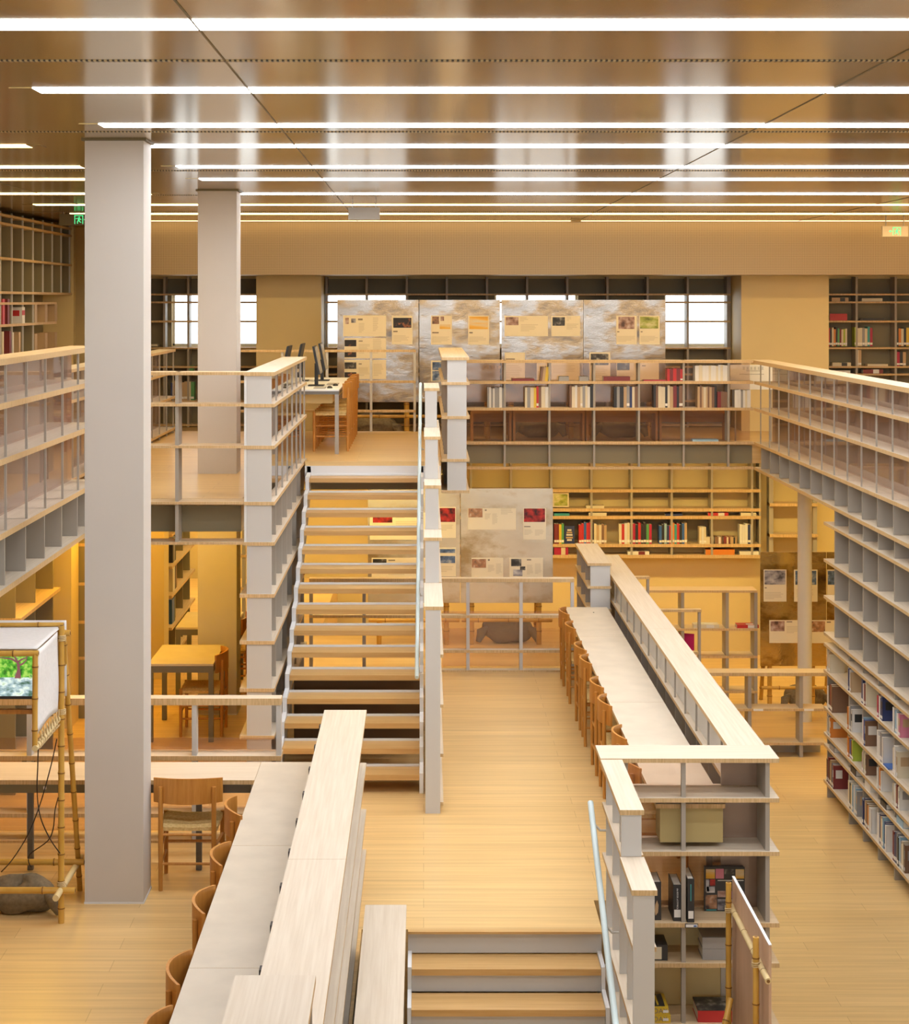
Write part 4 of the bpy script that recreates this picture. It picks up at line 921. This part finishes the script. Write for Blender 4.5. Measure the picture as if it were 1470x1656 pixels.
# plywood board on bamboo, right foreground
t = thing('plywood_easel', 'plywood board on bamboo poles seen edge-on before the front shelf unit', 'board', (1.94, 10.7, 0))
bx(1.948, 1.963, 10.12, 11.32, Z(5.12), Z(3.635)).build('board', [plywood], t)
bx(1.947, 1.964, 10.115, 11.325, Z(3.635), Z(3.630)).build('board_edge', white_edge, t)
for y, d in ((11.20, 3.632), (10.28, 3.645)):
    MB().cane((1.905, y, 0), (1.905, y, Z(d)), .018, .24).build('pole', BM, t)
    m = MB().tube([(1.905+.0215*math.cos(a), y+.0215*math.sin(a), Z(3.82)+.0018*a) for a in [7*math.pi*q/56 for q in range(57)]], .004, 5)
    m.build('lashing', twine, t)
MB().cane((1.932, 11.28, Z(3.80)), (1.932, 10.05, Z(3.812)), .018, .30).build('crossbar', BP, t)
MB().cane((1.50, 10.3, Z(5.23)), (1.88, 10.98, Z(4.27)), .019, .26).build('brace', BM, t)

# ------------------------------------------------------------------ books
def book_mesh(name, w, t, h, col, band=None, lab=True):
    """Standing book at the origin: spine to -Y, thickness along X. Materials: cover, pages, sticker, band."""
    m = MB(); c = .003
    m.box(-t/2, -t/2+c, 0, w, 0, h, 0); m.box(t/2-c, t/2, 0, w, 0, h, 0); m.box(-t/2, t/2, -.002, c, 0, h, 0)
    m.box(-t/2+c, t/2-c, c, w-.004, .003, h-.003, 1)
    if lab and t > .012: m.box(-t/2+.001, t/2-.001, -.0035, -.002, h*.08, h*.20, 2)
    if band:
        m.box(-t/2-.001, -t/2, w*.15, w*.60, h*.45, h*.80, 3); m.box(t/2, t/2+.001, w*.15, w*.60, h*.45, h*.80, 3)
        m.box(-t/2+.002, t/2-.002, -.0032, -.002, h*.5, h*.8, 3)
    return m
def book(x, y, z, w, t, h, col, label, grp, rot=0, lean=0, flat=False, name='book', cat='book', band=None, lab=True):
    m = book_mesh(name, w, t, h, col, band, lab)
    if flat: m.v = [(v[2]-h/2, v[1], v[0]+t/2) for v in m.v]
    o = m.build(name, [COVER[col], pages, sticker, COVER[band or 'white']])
    o.location = (x, y, z); o.rotation_euler = (0, math.radians(lean), math.radians(rot))
    return tag(o, label, cat, grp)
RNG = random.Random(11)
# --- magazines and books on the gallery railing (spines to the front)
def front_run(x0p, x1p, row, cols, hpx, where, name='book', D=22.93, lean=0, grp='books on the gallery railing'):
    x0, x1 = (x0p-685)*D/2900, (x1p-685)*D/2900; n = len(cols); wt = [RNG.uniform(.7, 1.3) for _ in cols]; s_ = sum(wt); x = x0
    for i, c in enumerate(cols):
        tk = (x1-x0)*wt[i]/s_; h = hpx*D/2900*RNG.uniform(.92, 1.0)
        lb = '%s %s, %s from left in the run %s' % (c, name, ORD[i], where)
        book(x+tk/2, D, Z(row)+.0008, .19, tk*.97, h, c, lb, grp, lean=lean, name=name, cat=name, lab=(name == 'book' and i % 5 == 4))
        x += tk
r2, r3 = R1[1], R1[2]
GM = 'magazines on the gallery railing'
front_run(873, 886, r2, ['brown', 'tan', 'yellow'], 24, 'leaning on the top railing shelf', lean=6)
front_run(1079, 1104, r2, ['red', 'maroon', 'red', 'maroon', 'red'], 21, 'of red volumes, top railing shelf')
front_run(1124, 1177, r2, ['white', 'cream', 'white', 'white', 'cream', 'white', 'white', 'cream', 'white', 'cream', 'white', 'white'], 26, 'on the top railing shelf', 'magazine', grp=GM)
front_run(788, 815, r3, ['grey', 'white', 'grey', 'white', 'grey', 'grey', 'white', 'grey'], 33, 'next to the grey end panel', 'magazine', grp=GM)
front_run(849, 887, r3, ['cream', 'grey', 'cream', 'yellow', 'red', 'brown', 'cream', 'white'], 35, 'in the second railing bay')
front_run(921, 960, r3, ['brown', 'cream', 'white', 'tan', 'cream', 'grey', 'cream', 'white', 'black'], 36, 'in the third railing bay')
front_run(993, 1032, r3, ['black', 'grey', 'black', 'tan', 'grey', 'navy', 'cream', 'brown'], 35, 'in the fourth railing bay')
front_run(1057, 1104, r3, ['black', 'brown', 'cream', 'cream', 'black', 'cream', 'tan', 'maroon', 'black', 'brown'], 36, 'in the fifth railing bay')
front_run(1128, 1159, r3, ['tan', 'brown', 'tan', 'cream', 'tan', 'brown', 'tan', 'brown', 'black'], 36, 'in the sixth railing bay', 'magazine', grp=GM)
front_run(1160, 1176, r3, ['maroon', 'brown', 'brown'], 26, 'of short volumes, sixth railing bay')
front_run(1188, 1214, r3, ['white', 'white', 'grey', 'white', 'cream', 'white'], 29, 'at the gallery corner', 'magazine', grp=GM)
def flat_book(px0, px1, d, th, col, lb, D=22.95, grp='flat books on shelves', w=.17, lab=False, dz=0, band=None, rot=0):
    x0, x1 = (px0-685)*D/2900, (px1-685)*D/2900
    return book((x0+x1)/2, D, Z(d)+.0008+dz, w, th, x1-x0, col, lb, grp, flat=True, lab=lab, band=band, rot=rot)
flat_book(828, 864, r2, .03, 'maroon', 'flat maroon book on the top railing shelf, second bay')
flat_book(976, 1019, r2, .055, 'maroon', 'thick flat maroon book on the top railing shelf, fourth bay')
flat_book(1041, 1078, r2, .012, 'crimson', 'thin flat red book beside the red volumes on the railing')
flat_book(904, 920, r2, .058, 'grey', 'left of two small grey boxes on the top railing shelf')
flat_book(937, 952, r2, .058, 'grey', 'right of two small grey boxes on the top railing shelf')
flat_book(1120, 1162, R1[3], .022, 'light blue', 'open pale booklet lying on the lowest railing shelf')
# --- right bookcase: bays from the far end, spines to the aisle
BAY = [18.86]+[y for y in UR[8:14]]
ROWN = {3.88: 'top book row', 4.27: 'second book row', 4.54: 'third book row', 5.04: 'lowest book row'}
MIX = {3.88: ['white', 'cream', 'white', 'cream', 'maroon', 'navy', 'white', 'tan', 'cream', 'grey'],
       4.27: ['black', 'white', 'maroon', 'brown', 'white', 'cream', 'grey', 'orange', 'navy', 'white', 'cream', 'black'],
       4.54: ['white', 'cream', 'orange', 'cream', 'lime', 'pink', 'white', 'cream', 'white', 'tan', 'maroon', 'white', 'grey'],
       5.04: ['white', 'maroon', 'cream', 'navy', 'white', 'black', 'grey', 'cream', 'orange', 'white', 'navy', 'light blue', 'cream', 'black', 'tan', 'white', 'white', 'yellow', 'cream', 'brown']}
NB = {3.88: (4, 6), 4.27: (5, 7), 4.54: (5, 7), 5.04: (9, 10)}
HH = {3.88: .235, 4.27: .275, 4.54: .215, 5.04: .285}
FORCE = {(3.88, 3): ['crimson', 'white', 'navy', 'navy'], (3.88, 4): ['white', 'light blue', 'white', 'pink'], (4.27, 2): ['white', 'light blue', 'orange', 'blue', 'brown'], (4.54, 1): ['orange', 'blue', 'maroon', 'lime'],
         (4.54, 2): ['pink', 'teal', 'cream', 'cream', 'cream', 'brown'], (4.27, 0): ['white', 'black', 'maroon', 'brown'], (4.27, 3): ['white', 'white', 'grey', 'white'], (4.27, 4): ['cream', 'white', 'cream']}
for d in (3.88, 4.27, 4.54, 5.04):
    for b in range(6):
        cols = FORCE.get((d, b)) or [RNG.choice(MIX[d]) for _ in range(RNG.randint(*NB[d]))]
        y = BAY[b]-.022
        for i, c in enumerate(cols):
            tk = RNG.uniform(.022, .040) if d != 5.04 else RNG.uniform(.030, .046)
            if len(cols) <= 4: tk *= 1.8
            h = HH[d]*RNG.uniform(.80, 1.0); w = RNG.uniform(.15, .20)
            lb = '%s book, %s from far end, bay %s of %s, right bookcase' % (c, ORD[i], ['one', 'two', 'three', 'four', 'five', 'six'][b], ROWN[d])
            band = RNG.choice(['white', 'cream', 'grey', 'tan', 'black', None, None, None]) if i >= len(cols)-1 else None
            if band == c: band = None
            book(4.232+RNG.uniform(0, .012), y-tk/2, Z(d)+.0008, w, tk*.96, h, c, lb, 'books in the right bookcase', rot=-90, band=band)
            y -= tk
for b, c in enumerate(['grey', 'black', 'white', 'black', 'light blue', 'cream']):
    o = book(4.235, BAY[b]-.26, Z(4.66)+.0008, .17, .05+.01*(b % 3), .21, c, '%s book lying flat between the lower rows of the right bookcase, bay %s' % (c, ['one', 'two', 'three', 'four', 'five', 'six'][b]), 'flat books on shelves', rot=-90, flat=True, lab=False)
book(4.235, BAY[3]-.36, Z(4.27)+.0008, .15, .012, .2, 'blue', 'thin blue booklet lying beside white books in the right bookcase', 'flat books on shelves', rot=-90, flat=True, lab=False)
# --- lower back bookcase
def back_run(x0p, x1p, d, cols, hpx, where, D=26.215, grp='books in the lower back bookcase'):
    x0, x1 = (x0p-685)*D/2900, (x1p-685)*D/2900; n = len(cols); x = x0
    for i, c in enumerate(cols):
        tk = (x1-x0)/n; h = hpx*D/2900*RNG.uniform(.85, 1.0)
        book(x+tk/2, D, Z(d)+.0008, .17, tk*.95, h, c, '%s book, %s from left in the run %s' % (c, ORD[i], where), grp)
        x += tk
L = 3.55
back_run(896, 912, L, ['maroon', 'maroon', 'yellow', 'green'], 33, 'by the navy book, lower back bookcase')
back_run(936, 981, L, ['red', 'red', 'blue', 'red', 'crimson', 'black', 'cream', 'tan', 'cream', 'brown', 'tan'], 35, 'of red books, lower back wall')
back_run(1001, 1054, L, ['cream', 'red', 'white', 'cream', 'black', 'crimson', 'black', 'red', 'black', 'black', 'green', 'crimson'], 36, 'in the middle bay, lower back wall')
back_run(1066, 1111, L, ['blue', 'black', 'light blue', 'navy', 'red', 'orange', 'teal', 'red', 'black', 'blue', 'tan'], 34, 'of bright books, lower back wall')
back_run(1131, 1142, L, ['cream', 'white', 'cream'], 31, 'of three cream books, lower back wall')
back_run(1196, 1218, L, ['white', 'white', 'white', 'navy', 'white'], 33, 'at right end, lower back bookcase')
x = at(921, 870, 26.22).x
t = tag(bx(x-.075, x+.075, 26.24, 26.265, Z(L)+.001, Z(L)+.26).build('book', COVER['navy'], None, (x, 26.24, Z(L))), 'navy book facing front with a tan figure on its cover, lower back bookcase', 'book', 'books in the lower back bookcase')
m = MB(); zb = Z(L)
for k, (w_, z_) in enumerate(((.03, .20), (.04, .165), (.045, .13), (.05, .09), (.035, .055))): m.box(x-w_, x+w_, 26.236, 26.239, zb+z_-.012, zb+z_+.012, k % 2)
m.build('cover_mark', [COVER['white'], COVER['tan']], t)
flat_book(896, 921, 3.14, .035, 'teal', 'teal book lying flat on the lower back bookcase, left bay', 26.22)
flat_book(896, 919, 3.71, .11, 'crimson', 'red and cream box on the lowest board by the silver board', 26.22, band='cream')
flat_book(948, 977, 3.03, .04, 'cream', 'cream book lying on the second board of the lower back bookcase', 26.22)
flat_book(952, 981, 3.14, .045, 'cream', 'cream book lying on the third board of the lower back bookcase', 26.22)
flat_book(1076, 1104, 3.14, .03, 'navy', 'navy book lying flat on the third board, lower back bookcase', 26.22)
flat_book(1145, 1178, 3.14, .045, 'red', 'red, white and navy book lying on the third board, right part', 26.22, band='white')
flat_book(1198, 1223, 3.14, .045, 'cream', 'cream book lying on the third board at the right end', 26.22)
flat_book(1015, 1050, 3.71, .05, 'white', 'white and red books lying on the lowest board, middle bay', 26.22, band='maroon')
flat_book(1141, 1188, 3.71, .075, 'orange', 'orange box lying on the lowest board of the back bookcase', 26.22)
flat_book(1196, 1227, 3.71, .05, 'white', 'white book lying on the lowest board at the right end', 26.22)
for i, (a, b) in enumerate(((1142, 1154), (1156, 1168), (1170, 1180), (1181, 1191))): flat_book(a, b, L, .10, ['cream', 'brown', 'maroon', 'tan'][i], 'small %s boxed set in the row on the lower back bookcase, %s of four' % (['cream', 'brown', 'maroon', 'tan'][i], ORD[i]), 26.22, 'small boxed sets', band=['brown', 'white', 'cream', 'black'][i])
# framed picture
p0, p1 = at(894, 820, 26.24), at(920, 797, 26.24)
t = thing('picture_frame', 'small framed picture of dark foliage on the lower back bookcase', 'picture', (p0.x, 26.24, p0.z))
bx(p0.x, p1.x, 26.24, 26.26, p0.z, p1.z).build('frame', paper, t); bx(p0.x+.02, p1.x-.02, 26.237, 26.239, p0.z+.02, p1.z-.02).build('picture', photo_m['green'], t)
# magenta book and others on the low shelf
q = at(1138, 1058, 23.1)
book(q.x-.13, 23.06, Z(4.55)+.001, .22, .012, .27, 'magenta', 'magenta book standing open on the low shelf before the yellow wall', 'books on the low shelf', rot=68, lab=False)
flat_book(1122, 1163, 4.20, .045, 'cream', 'cream books lying in a pile on the low shelf', 23.03, band='white')
flat_book(1192, 1227, 4.20, .04, 'red', 'white and red books lying on the low shelf beside the gold board', 23.03, band='white')
# --- upper right bookcase
def ur(x0p, x1p, d, cols, hpx, where, lean=0): back_run(x0p, x1p, d, cols, hpx, where, 26.215, 'books in the upper right bookcase')
ur(1339, 1370, .66, ['red', 'black', 'cream', 'orange', 'black', 'green', 'maroon', 'cream', 'lime', 'cream'], 31, 'nearest the pier, upper right bookcase')
ur(1382, 1411, .66, ['lime', 'cream', 'cream', 'grey', 'cream', 'teal', 'crimson'], 33, 'in the second bay, upper right bookcase')
ur(1449, 1478, .66, ['black', 'orange', 'cream', 'black', 'yellow', 'yellow', 'yellow'], 32, 'in the third bay, upper right bookcase')
ur(1384, 1393, .95, ['cream', 'tan'], 26, 'of two, second bay, upper right bookcase')
ur(1450, 1465, .95, ['crimson', 'black', 'tan'], 24, 'of three, third bay, upper right bookcase')
flat_book(1345, 1372, .005, .055, 'tan', 'tan book lying on the second board of the upper right bookcase', 26.22, band='black')
flat_book(1394, 1427, .005, .045, 'cream', 'cream book lying on the second board, second bay, upper right', 26.22)
flat_book(1342, 1370, .285, .10, 'red', 'bright red box lying near the pier, upper right bookcase', 26.22)
flat_book(1395, 1429, .285, .035, 'black', 'black book lying above the second bay, upper right bookcase', 26.22)
flat_book(1346, 1376, .95, .05, 'cream', 'cream book with black lettering lying near the pier, upper right', 26.22, band='black')
flat_book(1403, 1436, .95, .03, 'cream', 'cream book lying in the second bay below the standing books', 26.22)
flat_book(1396, 1428, 1.06, .06, 'maroon', 'stacked maroon and white books on the low board, upper right bookcase', 26.22, band='white')
flat_book(1339, 1375, 1.06, .045, 'white', 'white book lying low near the pier above the gallery rail', 26.22)
# --- behind the white column, upper left
back_run(276, 314, 1.45, ['navy', 'tan', 'brown', 'tan', 'tan', 'cream', 'green'], 33, 'between the columns, upper back', 26.215, 'books behind the white columns')
for k in range(3): flat_book(303, 314, 1.06, .035, 'green', 'green book in the pile between the columns, %s from the bottom' % ORD[k], 26.22, 'green books in a pile', dz=.04*k)
flat_book(241, 255, .66, .03, 'cream', 'pale book lying by the window behind the big column', 26.22)
# --- left gallery bookcase: spines to the right
def left_book(xp, d, t, h, c, lb, band=None):
    D = 4.97*2900/(685-xp)
    if c == 'tan' and t == .16: D += .185
    book(-4.965, D, Z(d)+.0008, .20, t, h, c, lb, 'books in the left gallery bookcase', rot=90, lab=False, band=band)
for r_, (d, nm, bnds) in enumerate(((.275, 'upper', (None, None, None)), (.66, 'lower', ('red', 'red', None)))):
    for i, xp in enumerate((52, 69, 85)): left_book(xp, d, .16, .24, 'tan', 'tan slip-cased volume, %s of three on %s row of left gallery bookcase' % (ORD[i], nm))
left_book(37, .275, .16, .20, 'white', 'white and red volume left of the tan ones, left gallery bookcase', 'red')
left_book(13, .275, .10, .30, 'maroon', 'maroon book on the upper row at the left frame edge'); left_book(5, .275, .12, .30, 'red', 'red book on the upper row at the very left frame edge')
left_book(16, .66, .10, .30, 'maroon', 'dark red book on the lower row of the left gallery bookcase'); left_book(20.5, .66, .06, .28, 'white', 'white book beside the dark red one, left gallery bookcase'); left_book(31, .66, .10, .28, 'tan', 'tan book right of the white one, left gallery bookcase'); left_book(4, .66, .08, .3, 'cream', 'cream book on the lower row at the left frame edge')
# --- the front shelf unit
def big_book(x, y, d, w, t, h, lb, parts, lean=0, rot=0):
    r = thing('book', lb, 'book', (x, y, Z(d)+.001), 'books in the front shelf unit'); c = .004
    def loc(mb, nm, mt): o = mb.build(nm, mt); o.parent = r; return o
    m = MB(); m.box(-t/2, -t/2+c, 0, w, 0, h); m.box(t/2-c, t/2, 0, w, 0, h); m.box(-t/2, t/2, -.002, c, 0, h)
    loc(m, 'cover', parts[0]); loc(bx(-t/2+c, t/2-c, c, w-.006, .004, h-.004), 'page_block', pages)
    if parts[1]: loc(bx(-t/2+.006, t/2-.006, -.0035, -.0022, .025, .075), 'sticker', sticker)
    r.rotation_euler = (0, math.radians(lean), math.radians(rot))
    return r
def text_mesh(o):
    bpy.context.view_layer.update()
    me = bpy.data.meshes.new_from_object(o.evaluated_get(bpy.context.evaluated_depsgraph_get())); p = o.parent; cu = o.data
    bpy.data.objects.remove(o); bpy.data.curves.remove(cu)
    n = bpy.data.objects.new('spine_title', me); COL.objects.link(n); n.parent = p
    return n
def spine_text(r, body, size, z, x=0, col=None):
    cu = bpy.data.curves.new('spine_title', 'FONT'); cu.body = body; cu.size = size; cu.align_x = 'LEFT'; cu.align_y = 'CENTER'; cu.extrude = .0003
    o = bpy.data.objects.new('spine_title', cu); COL.objects.link(o); o.parent = r
    cu.materials.append(col or sticker); o = text_mesh(o)
    o.rotation_euler = (math.pi/2, math.pi/2, 0); o.location = (x, -.0028, z)
    return o
BK = COVER['black']; F = 4.073
q = at(1095.5, 1490, 11.78)
r = big_book(q.x, 11.78, F, .24, .055, .238, 'black book with white spine lettering, left of the grey upright in the front unit', (BK, True)); spine_text(r, 'the BOOK of SYMBOLS', .0145, .215)
q = at(1117, 1490, 11.76)
r = big_book(q.x, 11.755, F, .25, .045, .285, 'tall black book leaning right of the grey upright in the front unit', (BK, True)); bx(-.003, .003, -.0030, -.0022, .14, .25).build('spine_line', COVER['teal'], None).parent = r
q = at(1063, 1490, 11.8)
r = big_book(q.x, 11.80, F, .22, .05, .25, 'black book with a pale hand on its cover, left in the front unit', (BK, False))
m = MB().prism([(-.012, .03), (.004, .05), (.008, .10), (-.002, .13), (-.014, .10), (-.018, .06)], 'y', -.004, -.0022); o = m.build('cover_picture', COVER['tan']); o.parent = r
# big collage book facing front
q0, q1 = at(1138.5, 1477, 11.98), at(1204, 1404, 11.98)
r = thing('book', 'large black book with a collage of coloured pictures facing front', 'book', (q0.x, 11.98, Z(F)+.001), 'books in the front shelf unit')
bw, bh = q1.x-q0.x, .295; z0 = Z(F)+.001; x0 = q0.x
bx(x0, x0+bw, 11.97, 11.975, z0, z0+bh).build('cover', BK, r); bx(x0+.003, x0+bw-.006, 11.9755, 12.015, z0+.003, z0+bh-.003).build('page_block', BK, r)
for a, b, c_, d_, k in ((.04, .74, .26, .95, 'orange'), (.28, .74, .48, .96, 'pink'), (.50, .84, .74, .95, 'dark'), (.77, .74, .98, .95, 'orange'), (.04, .45, .12, .72, 'grey'), (.14, .58, .27, .72, 'red'), (.06, .42, .26, .56, 'grey'), (.03, .06, .31, .37, 'orange2'),
                        (.33, .32, .56, .46, 'brown'), (.33, .03, .98, .27, 'white'), (.60, .30, .98, .45, 'purple')):
    mt = photo_m.get(k) or (photo_m['collage'] if k == 'orange2' else COVER.get(k))
    if k == 'white': mt = photo_m['grey']
    bx(x0+bw*a, x0+bw*c_, 11.967, 11.9695, z0+bh*b, z0+bh*d_).build('cover_picture', mt, r)
bx(x0+bw*.33, x0+bw*.97, 11.967, 11.9695, z0+bh*.69, z0+bh*.705).build('title_line', sticker, r)
bx(x0+bw*.05, x0+bw*.30, 11.967, 11.9695, z0+bh*.02, z0+bh*.04).build('title_line', COVER['teal'], r)
# label holder
q = at(1118.5, 1497, 11.73); t = thing('label_holder', 'small white shelf label with blue mark clipped below the leaning book', 'label', (q.x, 11.73, q.z))
bx(q.x-.042, q.x+.042, 11.728, 11.738, q.z-.014, q.z+.012).build('frame', dark, t); bx(q.x-.038, q.x+.038, 11.725, 11.7275, q.z-.009, q.z+.009).build('card', sticker, t); bx(q.x+.012, q.x+.032, 11.7225, 11.7245, q.z-.005, q.z+.004).build('mark', COVER['blue'], t)
# lower boards
def flat_big(x0, x1, y0, y1, d, th, lb, m1, dz=0, name='book'):
    t = thing(name, lb, 'book' if name == 'book' else 'box', ((x0+x1)/2, y0, Z(d)+.001+dz), 'lying books in the front shelf unit'); z = Z(d)+.001+dz
    m = MB(); m.box(x0, x1, y0, y1, z+th-.004, z+th); m.box(x0, x1, y0, y1, z, z+.004); m.box(x0, x1, y0, y0+.004, z+.004, z+th-.004)
    m.build('cover', m1, t); bx(x0+.004, x1-.004, y0+.0045, y1-.005, z+.0045, z+th-.0045).build('page_block', pages, t)
    return t
q = at(1070, 1550, 11.8); d = 4.336
t = flat_big(1.40, 1.605, 11.79, 11.99, d, .10, 'thick black and cream book lying on the fourth board of the front unit', BK)
bx(1.50, 1.565, 11.787, 11.7895, Z(d)+.01, Z(d)+.09).build('spine_band', COVER['cream'], t)
for k in range(2): flat_big(1.835, 2.09, 11.80, 12.0, d, .072, ['lower of two grey boxes behind the plywood board', 'upper of two grey boxes behind the plywood board'][k], COVER['grey'], dz=.0735*k, name='box')
d = 4.735
for k in range(2):
    t = flat_big(1.36, 1.62-.015*k, 11.76, 11.99, d, .052, ['lower of two thick yellow books in the front unit', 'upper of two thick yellow books with black top in the front unit'][k], COVER['yellow'], dz=.0535*k)
    cu = bpy.data.curves.new('spine_title', 'FONT'); cu.body = 'DAY'; cu.size = .046; cu.align_x = 'LEFT'; cu.extrude = .0003; cu.materials.append(ink_dark)
    o = bpy.data.objects.new('spine_title', cu); COL.objects.link(o); o.parent = t; o = text_mesh(o); o.rotation_euler = (math.pi/2, 0, 0); o.location = (1.506-t.location.x, -.0012, .010)
    bx(1.57, 1.606, 11.757, 11.7595, Z(d)+.016+.0535*k, Z(d)+.032+.0535*k).build('sticker', sticker, t)
    if k:
        m = bx(1.365, 1.585, 11.77, 11.98, Z(d)+.1067, Z(d)+.108).build('cover_panel', BK, t)
        mm = MB()
        for j in range(4): mm.box(1.42+.038*j, 1.433+.038*j, 11.79, 11.95, Z(d)+.1082, Z(d)+.109)
        mm.build('cover_lettering', COVER['yellow'], m)
t = flat_big(1.80, 2.04, 11.77, 12.0, d, .075, 'red book with dark cover lying behind the bamboo brace', COVER['red'])
bx(1.80, 2.04, 11.772, 12.0, Z(d)+.077, Z(d)+.080).build('cover_panel', photo_m['dark'], t)

# ------------------------------------------------------------------ dim bookcases under the left gallery
def deep_case(lb, x0, x1, y0, y1, rows, pitch, dtop):
    t = thing('bookcase', lb, 'bookcase', ((x0+x1)/2, y0, Z(F_M)))
    for d in rows: board(t, x0, x1, y0, y1, d, .03, 'y')
    y = y0+.015
    while y < y1: post(t, x0+.02, x1-.05, y-.014, y+.014, dtop, F_M, m=back_grey); y += pitch
    bx(x0, x0+.015, y0, y1, Z(F_M), Z(dtop)).build('back_panel', back_grey, t)
    return t
deep_case('dim bookcase under the left gallery, its board ends facing front', -3.75, -3.30, 14.7, 16.3, (2.6, 3.25, 3.75), .75, 1.98)
deep_case('dark bookcase of books beside the panelled pillar under the left gallery', -3.65, -3.2, 17.4, 19.0, (2.35, 2.73, 3.1, 3.45, 3.85), .6, 1.98)
deep_case('bookcase of books seen between the big column and the far column, below', -3.15, -2.75, 19.6, 21.6, (2.55, 2.9, 3.22, 3.57, 3.9), .62, 1.99)
struct('wall_pillar', bx(-3.56, -3.34, 17.0, 17.36, Z(F_M), Z(1.98)), cream, 'panelled yellow-lit pillar under the left gallery')
struct('wall_pillar', bx(-3.02, -2.78, 19.2, 19.56, Z(F_M), Z(1.97)), cream, 'panelled yellow-lit pillar behind the big column')
i = 0
for d, y, x, cols, wh in ((2.9, 19.9, -2.78, ['black', 'grey', 'black'], 'upper'), (3.22, 19.9, -2.78, ['cream', 'white', 'black', 'brown'], 'middle'), (3.57, 19.85, -2.78, ['blue', 'blue', 'black'], 'lower')):
    for k, c in enumerate(cols): book(x, y+.085*k, Z(d)+.001, .2, .08, .27, c, '%s book, %s from the front on the %s row between the columns below' % (c, ORD[k], wh), 'books under the left gallery', rot=90, lab=False)
for d, cols, wh in ((2.73, ['black', 'black', 'black'], 'upper'), (3.1, ['grey', 'black', 'orange'], 'middle'), (3.45, ['maroon', 'maroon', 'red'], 'lower')):
    for k, c in enumerate(cols): book(-3.23, 17.55+.09*k, Z(d)+.001, .25, .085, .27, c, '%s book, %s from the front on the %s row beside the panelled pillar' % (c, ORD[k], wh), 'books under the left gallery', rot=90, lab=False)
# shelves behind the far square table
t = thing('railing', 'wood rails between grey posts behind the far square table', 'railing', (-2.4, 20.6, Z(F_M)))
for d in (3.10, 3.50): board(t, -2.70, -1.60, 21.9, 22.02, d, .03, 'x', 'rail')
for x in (-2.68, -2.2, -1.62): post(t, x-.02, x+.02, 21.92, 22.0, 2.8, F_M, 'baluster')
